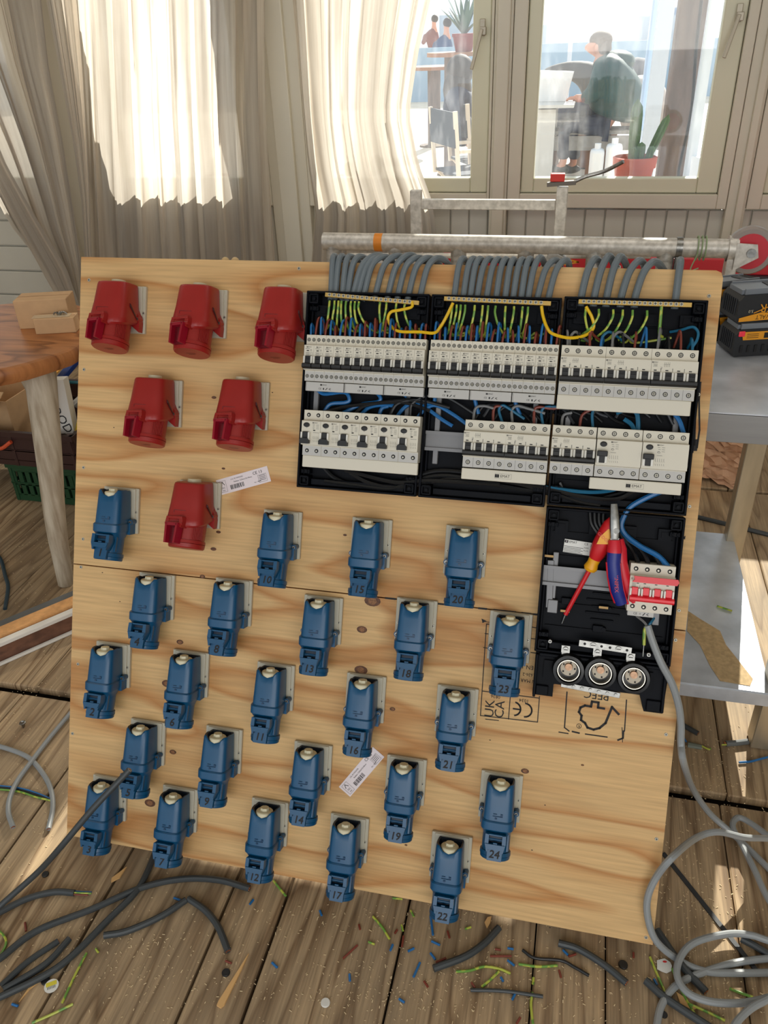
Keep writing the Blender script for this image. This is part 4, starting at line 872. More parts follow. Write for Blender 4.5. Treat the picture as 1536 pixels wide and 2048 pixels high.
MID = [([(946, 845), (951, 817), (968, 812), (988, 817)], WGREY, 'grey'), ([(986, 846), (987, 822), (992, 813), (1004, 813)], WBROWN, 'brown'), ([(1005, 846), (998, 821), (1005, 811), (1018, 817), (1049, 838)], WCYAN, 'light blue'), ([(1025, 848), (1024, 821), (1035, 812), (1056, 817), (1090, 827)], WGREY, 'grey'), ([(1068, 850), (1069, 821), (1079, 814), (1110, 817), (1157, 805)], WBROWN, 'brown'), ([(1086, 850), (1083, 824), (1093, 814), (1130, 813), (1160, 803)], WCYAN, 'light blue'), ([(1123, 854), (1127, 831), (1144, 825)], WGREY, 'grey'), ([(1159, 856), (1164, 831), (1181, 820), (1195, 816)], WBROWN, 'brown'), ([(1186, 858), (1185, 825), (1198, 812), (1210, 806)], WCYAN, 'light blue'), ([(1232, 826), (1255, 819), (1272, 825), (1276, 842), (1276, 862)], WCYAN, 'light blue'), ([(1310, 806), (1340, 820), (1358, 840), (1367, 866)], WBLUE, 'thick blue'), ([(1248, 838), (1262, 848), (1270, 862)], WCYAN, 'light blue')]
for i, (p, m_, nm) in enumerate(MID): wire(nm.replace('thick ', '').replace(' ', '_')+'_wire', '%s wire into the lower breakers, %s' % (nm, ['leftmost of the middle box pair', 'straight riser over the left of the pair', 'crossing behind the first of the pair', 'grey hook over the second of the pair', 'long one reaching right to the right box', 'longest one over the second of the pair', 'over the single four-pole breaker left side', 'right of centre on the single four-pole breaker', 'at the right end of the single four-pole breaker', 'thick hook between the two residual current switches', 'arching at the far right rim', 'lower twin of the thick hook'][i]), p, .0026 if 'thick' not in nm and i not in (9, 11) else .0042, m_, .028)
rn = random.Random(11)
for i in range(14):
    x = 950+i*22+rn.uniform(-8, 8); y = 806+rn.uniform(-4, 12)
    wire('black_wire', 'dark wire in the tangle between the two breaker rows, %s' % rank(i, 14), [(x, y+rn.uniform(12, 30)), (x+20, y), (x+60, y+rn.uniform(-6, 8)), (x+95, y+rn.uniform(4, 26)), (x+115, y+rn.uniform(20, 46))][:5], .0028, (WBLACK, WGREY, WBLACK)[i % 3] if i % 3 != 1 else mat('wire_dark_grey', (52, 54, 58), .45), .012+.004*(i % 3), group='dark wires between the rows')
LOW = [[(640, 925), (670, 956), (718, 972), (777, 972), (830, 953), (884, 941), (990, 951)], [(649, 962), (710, 970), (777, 978), (817, 967), (884, 951), (1000, 967)], [(690, 940), (778, 962), (817, 964), (857, 961), (1000, 968)], [(900, 956), (968, 966), (1052, 980), (1120, 990), (1171, 1002), (1250, 985)], [(700, 945), (740, 966), (800, 975), (900, 958), (1010, 962), (1100, 985), (1160, 1005), (1200, 1012)], [(930, 950), (1010, 960), (1090, 975), (1160, 992), (1230, 998), (1270, 980)], [(1120, 965), (1130, 985), (1150, 995), (1190, 1000)]]
for i, p in enumerate(LOW): wire('black_wire', 'thick black wire low in the boxes, '+['starting under the first test breaker', 'lowest one of the left box', 'starting under the third test breaker', 'sagging from the middle box into the right one', 'longest one, crossing all three boxes', 'upper one, middle to right box', 'short one at left of the right box'][i], p, .0042, WBLACK, .014+.005*(i % 3), group='black wires along the box bottoms')
wire('light_blue_wire', 'light blue wire running along the bottom of the right box under the cover strips', [(1035, 964), (1103, 976), (1171, 984), (1215, 982), (1245, 974)], .0036, WCYAN, .024)
wire('blue_wire', 'thick blue wire curving down through the tall box into the main switch', [(1336, 978, .02), (1300, 992, .022), (1262, 1013, .024), (1246, 1037, .026), (1243, 1056, .026), (1255, 1074, .026), (1283, 1094, .03), (1316, 1112, .034), (1338, 1136, .04)], .0048, WBLUE)
for i, (x0, x1) in enumerate(((1262, 1274), (1278, 1294), (1292, 1316))): wire('black_wire', 'black wire entering the top of the main switch, %s of three' % ('left', 'middle', 'right')[i], [(1236+i*4, 1040, .012), (1243+i*3, 1072, .016), (x0, 1096, .022), (x1, 1120, .034), (x1+3, 1136, .04)], .0042, WBLACK)
for i in range(4): wire('black_wire', 'black wire hanging in a loop behind the pliers, '+['leftmost', 'second from the left', 'third from the left', 'rightmost'][i], [(1180+i*9, 1022, .01), (1184+i*8, 1050, .014), (1206+i*7, 1075, .016), (1232+i*5, 1078, .014)], .0036, WBLACK, group='black wires behind the pliers')

# grey supply cable out of the main switch and coiled on the floor
def W(p): return BM @ p
sc = thing('supply_cable', 'long light grey cable from the main switch running down to a tangled coil', 'cable')
run = [W(BP(1295, 1251, .05)), W(BP(1306, 1285, .052)), W(BP(1322, 1325, .05)), W(BP(1343, 1365, .042)), W(BP(1357, 1410, .03)), W(BP(1362, 1450, .018)), W(BP(1362, 1490, .012)), W(BP(1368, 1528, .01)), FL(1386, 1578, .13), FL(1418, 1625, .05), FL(1462, 1665, .016), FL(1500, 1700, .008), FL(1560, 1760, .008)]
loops = [[(1600, 1683, .02), (1536, 1677, .05), (1489, 1675, .085), (1436, 1664, .12), (1394, 1675, .135), (1349, 1710, -.03), (1314, 1752, -.022), (1295, 1797, -.02), (1297, 1842, -.018), (1314, 1884, -.014), (1356, 1919), (1408, 1942), (1470, 1946), (1600, 1944)],
         [(1580, 1860), (1536, 1797), (1510, 1742), (1485, 1692), (1466, 1656), (1469, 1640), (1482, 1636), (1510, 1652), (1560, 1690)],
         [(1600, 1900), (1536, 1881), (1500, 1870), (1454, 1868), (1391, 1884), (1362, 1912), (1354, 1950), (1375, 1985), (1420, 2003), (1480, 2006), (1536, 1996), (1600, 1975)],
         [(1310, 2100), (1314, 2048), (1325, 2006), (1356, 1968), (1408, 1944), (1470, 1926), (1536, 1917), (1600, 1915)], [(1460, 2080), (1471, 2048), (1500, 2018), (1536, 1998), (1600, 1965)]]
def relax(P_):
    return P_
mb = MB(); mb.tube(run, .0065, 10)
zz = [.0075, .02, .021, .0075, .034]
for li, lp in enumerate(loops): mb.tube([(FL(p_[0], p_[1], zz[li] if len(p_) < 3 else p_[2]) if len(p_) < 3 or p_[2] > 0 else W(BP(p_[0], p_[1], -p_[2]))) for p_ in lp], .0065, 10)
mb.build('sheath', CABLEL, sc)
MB().tube([W(BP(1295, 1253, .05)), W(BP(1287, 1243, .05)), W(BP(1273, 1232, .042))], .0022, 6).build('brown_wire', WGREY, sc)
MB().tube([W(BP(1296, 1253, .05)), W(BP(1302, 1245, .05)), W(BP(1308, 1236, .042))], .0022, 6).build('light_blue_wire', WCYAN, sc)
MB().tube([W(BP(1293, 1253, .05)), W(BP(1289, 1262, .052)), W(BP(1288, 1290, .05))], .0028, 6).build('earth_wire', WEARTH, sc)
MB().tube([W(BP(1288, 1289, .05)), W(BP(1287, 1300, .05)), W(BP(1286, 1313, .05))], .001, 6).build('bare_copper_end', STEEL, sc)

# ---------------------------------------------------------------- hand tools in the tall box
def BQ(x, y, n): return BP(x, y, n)
sd = thing('screwdriver', 'red and yellow insulated screwdriver stuck behind the grey rail', 'screwdriver', BM)
a, b, c_, d_ = BQ(1228, 1040, .05), BQ(1205, 1080, .045), BQ(1180, 1132, .035), BQ(1163, 1175, .012)
ax = (b-a).normalized()
def path_loft(mb, st, m=0, seg=14, flat=1.0):
    rings = []
    for i, (p, r_) in enumerate(st):
        d = (st[min(i+1, len(st)-1)][0]-st[max(i-1, 0)][0]).normalized(); q = d.cross(Vector((0, 0, 1))).normalized(); u = q.cross(d)
        rings.append([p+(q*math.cos(2*pi*j/seg)*r_+u*math.sin(2*pi*j/seg)*r_*flat) for j in range(seg)])
    mb.loft(rings, m); return mb
def lp(a, b, t): return a+(b-a)*t
A0, A1 = BQ(1229, 1036, .05), BQ(1179, 1140, .03)
SY = mat('handle_yellow', (236, 166, 20), .4); SR = mat('handle_red', (206, 28, 36), .38)
path_loft(MB(), [(lp(A0, A1, t), r_) for t, r_ in ((0, .004), (.03, .009), (.12, .0135), (.3, .0155), (.42, .016))]).build('handle', SR, sd)
path_loft(MB(), [(lp(A0, A1, t), r_) for t, r_ in ((.42, .016), (.55, .016), (.7, .0135), (.78, .0105))]).build('grip', SR, sd)
path_loft(MB(), [(lp(A0, A1, t), r_) for t, r_ in ((.78, .0105), (.86, .010), (.95, .0125), (1.0, .010), (1.02, .005))]).build('collar', SY, sd)
yp = MB(); dA = (A1-A0).normalized(); an = math.atan2(dA.y, dA.x); mid = lp(A0, A1, .26)
yp.X = T((mid.x, mid.y, mid.z+.0140)) @ RZ(an); yp.prism([(-.03, .004), (-.02, .011), (.018, .009), (.026, -.010), (.012, -.010), (-.012, .0), (-.03, -.003)], -.004, .0012)
yp.text('GEDORE', T((.012, -.002, .0013)) @ RZ(pi/2-.35), .0075, 1); yp.build('handle_inlay', [SY, SR], sd)
MB().cyl(lp(A0, A1, 1.0), BQ(1131, 1229, .012), .0042, .0040, 10).build('insulated_shaft', SR, sd)
MB().cyl(BQ(1131, 1229, .012), BQ(1124, 1247, .009), .0018, .0012, 8).build('blade', STEEL, sd)
kp = thing('side_cutter_pliers', 'pliers with bare metal jaws up and blue and red handles hanging over the rail', 'pliers', BM)
j = MB()
jw = [BQ(1228, 1008, .062), BQ(1229, 1030, .064), BQ(1230, 1055, .066), BQ(1229, 1078, .064)]
path_loft(j, [(jw[0], .0062), (jw[1], .0078), (jw[2], .0088), (jw[3], .0075)], flat=.6, seg=10)
j.cyl(BQ(1233, 1062, .060), BQ(1233, 1062, .072), .0055, .005, 14); j.box(tuple(BQ(1229, 1079, .062)), (.014, .006, .008)); j.build('jaws', STEEL, kp)
PB = mat('grip_blue', (24, 40, 128), .4); PR = mat('grip_red', (206, 22, 44), .38)
h1 = [BQ(1229, 1080, .063), BQ(1229, 1100, .064), BQ(1227, 1125, .064), BQ(1229, 1150, .063), BQ(1234, 1180, .058), BQ(1243, 1206, .052)]
path_loft(MB(), [(h1[0], .010), (h1[1], .0125), (lp(h1[1], h1[2], .2), .0125)]).build('finger_guard', PR, kp)
path_loft(MB(), [(lp(h1[1], h1[2], .1), .0118), (h1[2], .0118), (h1[3], .012), (h1[4], .0115), (h1[5], .0105)]).build('handle', PB, kp)
h2 = [p+Vector((.007+.003*i, 0, -.012)) for i, p in enumerate(h1)]
path_loft(MB(), [(h2[0], .009), (h2[1], .0115), (h2[2], .0112), (h2[3], .011), (h2[4], .0105), (h2[5], .0095)]).build('handle', PR, kp)
tr_ = MB(); tr_.tube([p+Vector((-.0105, 0, .002)) for p in h1[2:]], .0028, 6); tr_.tube([p+Vector((.0105, 0, .002)) for p in h1[2:]], .0024, 6); tr_.build('grip_trim', PR, kp)
tx = MB(); m_ = lp(h1[3], h1[4], .5); tx.X = T((m_.x, m_.y, m_.z+.0118)) @ RZ(-pi/2+.12); tx.text('KNIPEX', T((0, 0, .002)), .0088); tx.build('grip_lettering', PR, kp)

# ================================================================ THINGS ON THE FLOOR
def floor_tube(name, label, pts, r, m, cat='cable', group=None, z=None, core=None, coreend=-1):
    P_ = [FL(x, y, (z if z is not None else r)+.0006) for x, y in pts]
    if core:
        t = thing(name, label, cat, None, group); MB().tube(P_, r, 10).build('sheath', m, t)
        for ei in (coreend if isinstance(coreend, tuple) else (coreend,)):
            e = P_[ei]; d = (P_[ei]-P_[ei+1 if ei == 0 else ei-1]).normalized(); q = d.cross(Vector((0, 0, 1))).normalized()
            for k, (mm, L_) in enumerate(core): c = e+q*(k-1)*r*.5+Vector((0, 0, r*.2*(k % 2))); MB().cyl(c-d*.002, c+d*L_, r*.26, None, 6).build('core_wire', mm, t)
        return t
    o = MB().tube(P_, r, 10).build(name, m); tag(o, label, cat, group); return o
COP = mat('copper', (190, 120, 80), .4, .8)
cut = [(COP, .001), (COP, .001), (COP, .001)]
floor_tube('cable_offcut', 'light grey cable end curving down to the left beside the blue and yellow wires', [(142, 1425), (100, 1475), (66, 1519), (36, 1560), (20, 1595), (17, 1625), (26, 1654)], .0058, CABLEL, core=cut, z=.012)
floor_tube('cable_offcut', 'light grey cable arching across from the left edge, open end pointing down', [(-30, 1488), (0, 1493), (44, 1508), (69, 1526), (97, 1566), (106, 1610), (97, 1658)], .0058, CABLEL, core=cut)
for k, (m_, dy, nm) in enumerate(((WBLUE, 0, 'blue'), (WEARTH, 7, 'green and yellow'), (WBLACK, 3, 'black'))):
    floor_tube('loose_wire', '%s strand of the three loose wires lying under the light grey cables' % nm, [(-20, 1570+dy), (36, 1576+dy), (73, 1586+dy*1.2), (106, 1600+dy*.3)], .0022, m_, 'wire')
n = MB(); q = FL(47, 1452); n.tube([q+Vector((.006*math.cos(a)*1.1, .006*math.sin(a), .011)) for a in (-2.4, -1.2, 0, 1.2, 2.4, 3.4)], .0024, 8); n.cyl(q+Vector((.004, -.006, .001)), q+Vector((.004, -.006, .013)), .002, .002, 8); n.cyl(q, q+Vector((0, 0, .009)), .004, .004, 8)
tag(n.build('cable_clip', STEEL), 'small grey cable clip standing on the planks left of the board', 'clip')
# dark cable with its end up in the air
tip = BM @ BP(259, 1540, .13); P_ = [tip, tip+(FL(115, 1700, .17)-tip)*.5+Vector((0, 0, .004)), FL(125, 1690, .17), FL(75, 1745, .09), FL(0, 1812, .03), FL(-60, 1870, .012)]
dc = thing('black_cable', 'dark cable rising from the floor with its cut tip in front of a blue socket', 'cable'); MB().tube(P_, .0062, 12).build('sheath', CABLED, dc)
d = (P_[0]-P_[2]).normalized(); MB().cyl(tip, tip+d*.0012, .0048, None, 12).build('cut_end', mat('cut_filler', (150, 146, 140), .6), dc)
MB().cyl(tip, tip+d*.0022, .0016, None, 8).build('core_wire', COP, dc)
G = (('cable_offcut', 'dark cable at the left edge stripped to blue and green ends', [(-30, 1836), (0, 1824), (55, 1797), (109, 1784), (149, 1786)], [(WBLUE, .035), (WEARTH, .036), (WBROWN, .03)], .0066),
     ('cable_offcut', 'longest dark cable snaking to the right below the bottom sockets', [(-30, 1934), (0, 1917), (73, 1862), (182, 1819), (284, 1775), (365, 1758), (437, 1760), (499, 1777)], cut, .0066),
     ('cable_offcut', 'dark cable passing under the board near the bottom left sockets', [(-30, 2005), (0, 1994), (91, 1950), (146, 1910), (219, 1837), (270, 1786), (292, 1749), (312, 1700), (318, 1680)], cut, .0066),
     ('cable_offcut', 'short gently bent dark cable piece, left half of a tent shape', [(208, 1871), (255, 1862), (321, 1833), (372, 1800)], cut, .0066),
     ('cable_offcut', 'short dark cable piece bending down to the right, right half of a tent shape', [(377, 1797), (412, 1822), (437, 1855), (456, 1902)], cut, .0066),
     ('cable_offcut', 'straight dark cable stub at left edge, upper of two side by side', [(2, 1972), (55, 1924), (117, 1882)], cut, .0058),
     ('cable_offcut', 'straight dark cable stub at left edge, lower of two side by side', [(7, 1979), (91, 1928), (139, 1877)], cut, .0062),
     ('cable_offcut', 'thick curved dark cable piece below the bottom right sockets', [(867, 1937), (930, 1913), (969, 1886), (998, 1855)], cut, .0068),
     ('cable_offcut', 'thick dark cable piece in front of the lower right corner of the board', [(1117, 1886), (1157, 1898), (1209, 1930), (1253, 1966)], cut, .0068),
     ('cable_offcut', 'thick dark cable running off the bottom edge under the grey coil', [(1291, 1961), (1335, 1999), (1412, 2050), (1450, 2075)], cut, .0072),
     ('cable_offcut', 'thick dark cable piece starting at the lower right board corner', [(1314, 1860), (1349, 1912), (1377, 1947), (1412, 1984)], cut, .0072),
     ('cable_offcut', 'dark cable piece inside the grey coil at the right edge', [(1482, 1877), (1512, 1893), (1560, 1924)], cut, .0068),
     ('cable_offcut', 'dark cable stub peeking out right of the board below the steel table', [(1366, 1450), (1380, 1458), (1396, 1467)], cut, .0062),
     ('cable_offcut', 'grey cable stub lying beside the foot of the steel table', [(1452, 1487), (1472, 1486), (1496, 1483)], [(WEARTH, .012), (COP, .004), (COP, .004)], .0068),
     ('cable_offcut', 'thin dark grey sheath strip in the lower right floor area', [(941, 1980), (1008, 1982), (1086, 1993)], None, .0034),
     ('wire_offcut', 'crinkled black wire in front of the lower right part of the board', [(1045, 1900), (1070, 1916), (1122, 1921), (1150, 1935), (1178, 1951)], None, .003))
for nm, lb_, pts, core, r_ in G:
    m_ = CABLED if 'crinkled' not in lb_ else WBLACK
    if 'beside the foot' in lb_: m_ = mat('cable_mid', (96, 100, 100), .5)
    floor_tube(nm, lb_, pts, r_, m_, core=core, coreend=0 if ('beside the foot' in lb_) else -1, z=r_)
tag(MB().bar(FL(1326, 1706, .002), FL(1512, 1940, .002), .009, .0025).build('black_strap', mat('strap_black', (34, 36, 40), .5)), 'flat black strip running diagonally under the grey cable coil', 'strip')
tag(MB().tube([FL(1395, 1034, .006), FL(1440, 1045, .006), FL(1536, 1069, .006), FL(1600, 1085, .006)], .008, 8).build('black_cable', CABLED), 'black cable on the planks behind the steel table leg', 'cable')
tag(MB().tube([FL(1478, 1525, .004), FL(1500, 1523, .004), FL(1520, 1518, .004), FL(1560, 1508, .004)], .0026, 7).build('loose_wire', WBLUE), 'blue wire at the right edge below the table foot', 'wire')
tag(MB().tube([FL(-10, 1105, .004), FL(2, 1120, .004), FL(10, 1150, .006), FL(16, 1175, .004), FL(10, 1218, .004)], .006, 7).build('loose_wire', mat('wire_teal', (36, 62, 76), .5)), 'dark blue wire lying at left edge below the crates', 'wire')
g_ = MB(); q = FL(1376, 1490); g_.cyl(q, q+Vector((.03, -.005, .004)), .008, .006, 8); g_.tube([q+Vector((-.004, .005, .004)), q+Vector((-.012, .02, .008))], .002, 6, 1); g_.tube([q+Vector((.03, 0, .004)), q+Vector((.045, -.008, .004)), q+Vector((.05, -.004, .004))], .002, 6, 2)
tag(g_.build('wire_connector', [mat('connector_grey', (110, 118, 108), .5), WBLUE, WEARTH]), 'twisted wire joint lying right of the board', 'connector')
# discs punched out of the sockets
for (x, y, r_), lb_ in (((91, 1749, .0072), 'black plug disc near the left edge under the raised cable'), ((452, 1946, .0078), 'black plug disc next to the long wood splinter'), ((91, 1962, .008), 'black plug disc half under the yellow sticker'), ((1246, 1930, .0085), 'dark disc lying right of the thick cable piece'), ((1328, 2030, .006), 'dark disc by the bottom of the coil'), ((651, 2006, .0085), 'white round disc near the bottom edge')):
    m_ = mat('white_disc', (214, 212, 206), .5) if 'white' in lb_ else BLK
    tag(MB().lathe([(r_, 0), (r_, .002), (r_*.9, .003)], 18, c0=True).build('plug_disc', m_, None, T(tuple(FL(x, y, .0008)))), lb_, 'disc')
s_ = thing('round_sticker', 'white and yellow torn sticker at bottom left', 'sticker', T(tuple(FL(103, 1972, .0042))) @ RZ(.6))
MB().lathe([(.013, 0), (.013, .0006)], 20).build('sticker_paper', mat('white_sticker', (225, 225, 220), .5), s_); k = MB(); k.box((0, .004, .0009), (.019, .008, .0002))
for i in range(6): k.box((-.007+i*.0026, -.003, .0009), (.001, .005, .0002), 1)
k.build('print', [mat('sticker_yellow', (220, 206, 60), .5), INKG], s_)
s_ = thing('round_sticker', 'crumpled white sticker with a red mark beside the grey coil', 'sticker', T(tuple(FL(1328, 1932, .002))) @ RZ(.2))
k = MB(); k.prism([(.014*math.cos(a*.6)*(1+.14*math.sin(a*2.3)), .013*math.sin(a*.6)*(1+.1*math.cos(a*3))) for a in range(10)], 0, .0016); k.build('sticker_paper', mat('white_sticker', (225, 225, 220), .5), s_); MB().disc((.003, .007, .0019), .004, 0, 10, .002).build('print', mat('sticker_red', (214, 50, 50), .5), s_)
WOODC = mat('splinter', (214, 170, 112), .7)
for pts, lb_, h_ in (([(498, 1909), (484, 1940), (449, 2012), (442, 2018), (434, 2013), (438, 2004)], 'long pointed wood splinter in the lower left floor area', .005), ([(254, 1735), (240, 1757), (223, 1766), (224, 1758), (240, 1746)], 'small wood sliver below the bottom left sockets', .004), ([(80, 1964), (60, 1980), (38, 2006), (42, 2000), (60, 1974)], 'thin wood sliver beside the yellow sticker', .003), ([(1352, 1985), (1368, 1996), (1392, 2018), (1384, 2022), (1360, 2008)], 'flat wood chip under the grey coil at bottom right', .003), ([(969, 1846), (975, 1836), (983, 1834), (980, 1848), (974, 1858)], 'pale wood chip under the lower right board edge', .003)):
    tag(MB().prism([tuple(FL(x, y)[:2]) for x, y in pts], .0005, h_).build('wood_splinter', WOODC), lb_, 'splinter')
# clipped wire ends
def clip(pts, m_, r_, kind, i): 
    P_ = [FL(x, y, r_+.0004) for x, y in pts]; nm = {'e': 'green and yellow', 'b': 'blue', 'n': 'brown'}[kind]
    o = MB().tube(P_, r_, 7, k=4).build('wire_clipping', m_); return o
EG = [([(547, 1761), (558, 1775), (572, 1792)], 'sticking out from under the board beside socket 12'), ([(746, 1833), (765, 1855), (779, 1878)], 'slanting below the bottom edge middle'), ([(912, 1943), (940, 1941), (969, 1933), (1000, 1938), (1021, 1947)], 'wavy, right of the thick curved cable piece'), ([(998, 1943), (980, 1960), (963, 1974)], 'short, below the wavy one'), ([(1037, 1928), (1075, 1933), (1115, 1931)], 'straight, under the crinkled black wire'), ([(1300, 1914), (1315, 1950), (1330, 1984)], 'left of the crumpled sticker'), ([(1344, 1937), (1365, 1985), (1391, 2031)], 'right of the crumpled sticker'), ([(1379, 2008), (1415, 2024), (1450, 2041)], 'inside the coil near the bottom edge'), ([(1459, 1977), (1482, 1986), (1506, 1994)], 'inside the coil, higher up'), ([(173, 1906), (150, 1950), (124, 2006)], 'long, at left beside the yellow sticker'), ([(146, 2008), (105, 2028), (64, 2046)], 'in the bottom left corner'), ([(-6, 1858), (8, 1872), (12, 1888), (0, 1913)], 'curled, at the left edge'), ([(1066, 2048), (1062, 2010), (1065, 1985)], 'standing in the plank gap at the bottom'), ([(1066, 1968), (1067, 1955)], 'tiny, in the plank gap at lower right'), ([(1436, 1213), (1450, 1216), (1463, 1219)], None)]
for i, (p, lb_) in enumerate(EG):
    if lb_ is None: continue
    tag(clip(p, WEARTH, .0024, 'e', i), 'green and yellow wire clipping, '+lb_, 'wire clipping', None)
SH = [(785, 1796, 805, 1798, 'e'), (822, 1822, 827, 1832, 'e'), (738, 1884, 748, 1888, 'e'), (803, 1850, 806, 1862, 'e'), (930, 1858, 942, 1854, 'e'), (192, 1898, 196, 1904, 'e'),
      (715, 1890, 686, 1917, 'n'), (807, 1872, 804, 1893, 'n'), (980, 1912, 1023, 1912, 'n'), (872, 1925, 892, 1916, 'n'), (848, 1962, 856, 1974, 'n'), (943, 1965, 950, 1976, 'n'), (718, 1850, 720, 1858, 'n'), (790, 1866, 794, 1860, 'n'), (990, 1898, 1002, 1900, 'n'), (895, 1862, 899, 1876, 'n'), (1267, 1906, 1267, 1914, 'n'), (1118, 1940, 1122, 1955, 'n'), (452, 1922, 462, 1926, 'n'), (50, 1845, 52, 1862, 'n'), (1137, 1913, 1152, 1908, 'n'), (1040, 2036, 1034, 2046, 'n'),
      (861, 1831, 866, 1870, 'b'), (840, 1925, 827, 1954, 'b'), (863, 1882, 880, 1890, 'b'), (861, 1906, 871, 1919, 'b'), (640, 1822, 643, 1830, 'b'), (781, 1900, 785, 1890, 'b'), (817, 1902, 827, 1897, 'b'), (544, 1925, 555, 1935, 'b'), (699, 1948, 700, 1962, 'b'), (1015, 1896, 1027, 1898, 'b'), (1015, 1920, 1029, 1931, 'b'), (1025, 1998, 1030, 1988, 'b'), (500, 1808, 506, 1800, 'b'), (349, 1796, 360, 1800, 'b'), (545, 1925, 553, 1934, 'b'), (24, 2008, 36, 2012, 'b'), (1126, 1900, 1136, 1910, 'b'), (1308, 1958, 1314, 1970, 'b'), (799, 1998, 808, 2004, 'b'), (1002, 1955, 1006, 1962, 'b')]
cnt = {'e': 0, 'n': 0, 'b': 0}; tot = {k_: sum(1 for q_ in SH if q_[4] == k_) for k_ in 'enb'}
REF = [(91, 1749, 'the raised black cable'), (102, 1970, 'the yellow sticker'), (452, 1946, 'the long wood splinter'), (555, 1800, 'the blue socket 12'), (651, 2006, 'the white disc'), (700, 1800, 'the blue socket 17'), (895, 1840, 'the blue socket 22'), (930, 1915, 'the thick curved cable piece'), (1020, 1985, 'the thin grey sheath strip'), (1110, 1925, 'the crinkled black wire'), (1230, 1930, 'the thick cable piece at lower right'), (1320, 1940, 'the crumpled white sticker')]
SH.sort(key=lambda q_: q_[0])
for i, (x0, y0, x1, y1, k) in enumerate(SH):
    nm = {'e': 'green', 'n': 'brown', 'b': 'blue'}[k]; rad = {'e': .0021, 'n': .0021, 'b': .0023}[k]
    if (x1-x0)**2+(y1-y0)**2 < 140: xm, ym = (x0+x1)/2, (y0+y1)/2; x0, x1 = xm+(x0-xm)*1.25, xm+(x1-xm)*1.25; y0, y1 = ym+(y0-ym)*1.25, ym+(y1-ym)*1.25
    tag(clip([(x0, y0), (x1, y1)], {'e': WEARTH, 'n': WBROWN, 'b': WBLUE}[k], rad, k, i), 'short %s wire clipping near %s, %s' % (nm, min(REF, key=lambda r_: (r_[0]-x0)**2+(r_[1]-y0)**2)[2], rank(cnt[k], tot[k]) if tot[k] <= 12 or cnt[k] < 12 or cnt[k] == tot[k]-1 else ORD[tot[k]-1-cnt[k]]+' from the right'), 'wire clipping', 'short %s wire clippings on the floor' % nm); cnt[k] += 1
# sawdust and shavings: nobody could count them
rn = random.Random(5); mb = MB()
def dust(n_, cx_, cy_, sx, sy, s0=.0012, s1=.004):
    for _ in range(n_):
        p = FL(rn.gauss(cx_, sx), rn.gauss(cy_, sy)); 
        if p.y < .2 or p.y > 3.8 or p.x < -2.6 or p.x > 1.8: continue
        L_ = rn.uniform(s0, s1)*.72; mb.X = T((p.x, p.y, .0009)) @ RZ(rn.uniform(0, pi)) @ Matrix.Rotation(rn.uniform(-.4, .4), 4, 'Y'); mb.box((0, 0, 0), (L_*rn.uniform(1, 2.2), L_*.45, .0007))
dust(260, 790, 1980, 120, 40); dust(260, 1100, 1960, 150, 50); dust(240, 250, 1900, 120, 60); dust(260, 1420, 1560, 60, 60); dust(220, 1380, 1800, 70, 80); dust(220, 70, 1480, 60, 120); dust(160, 60, 1100, 50, 90); dust(120, 700, 1840, 180, 20); dust(200, 400, 1950, 200, 60); dust(120, 1450, 1950, 60, 60)
mb.X = Matrix.Identity(4); o = mb.build('sawdust', mat('sawdust_col', (222, 200, 160), .8)); tag(o, 'pale sawdust and small wood shavings strewn over the floor planks', 'sawdust', kind='stuff')

# ================================================================ LEFT SIDE
tz = .755
def stool():
    t = thing('wooden_table', 'round rustic wooden table with pale log legs at the left', 'table')
    a, b = FL(0, 738, tz), FL(155, 704, tz); c = FL(-40, 660, tz); cx_, cy_ = -1.70, 1.965; R_ = .34
    tp = MB(); rings = []
    rn = random.Random(4); wob = [rn.uniform(.985, 1.015) for _ in range(48)]
    for r_, z in ((.90, -.05), (.97, -.045), (1.0, -.03), (1.0, -.012), (.985, -.002), (.95, 0)): rings.append([Vector((cx_+R_*r_*wob[i]*math.cos(2*pi*i/48), cy_+R_*r_*wob[i]*math.sin(2*pi*i/48), tz+z)) for i in range(48)])
    tp.loft(rings); tp.build('tabletop', grain('table_wood', (172, 112, 66), (122, 72, 38), 'x', 6, (2.4, 9, 2), (10, 120, 10), .4), t)
    LG = mat('driftwood', (196, 184, 164), .8, var=.3, scale=(50, 50, 7), col2=(158, 142, 120), bump=.4)
    for fp, topp in (((FL(132, 1168)), FL(72, 742, .70)),):
        pts = [topp+Vector((0, .02, .01)), topp.lerp(fp, .35)+Vector((.004, 0, 0)), topp.lerp(fp, .7)+Vector((-.006, 0, 0)), fp+Vector((0, 0, .001))]
        MB().tube(pts, (.045, .024), 14).build('leg', LG, t)
    for fx, fy in ((-2.05, 1.78), (-1.86, 2.4)): MB().tube([(fx*.4+cx_*.6, fy*.4+cy_*.6, tz-.045), (fx*.7+cx_*.3, fy*.7+cy_*.3, tz*.5), (fx, fy, .001)], (.043, .024), 14).build('leg', LG, t)
stool()
KR = mat('cardboard', (196, 158, 116), .75, var=.08, scale=(30, 30, 30))
def solid(name, mb, m, **k): return mb.build(name, m, **k)
def boxpx(base4, z, h, m, name, parent=None, inset=0.0):      # box whose base corners lie on a level plane
    P_ = [FL(x, y, z) for x, y in base4]; mb = MB(); mb.prism([(p.x, p.y) for p in P_], z, z+h); return mb
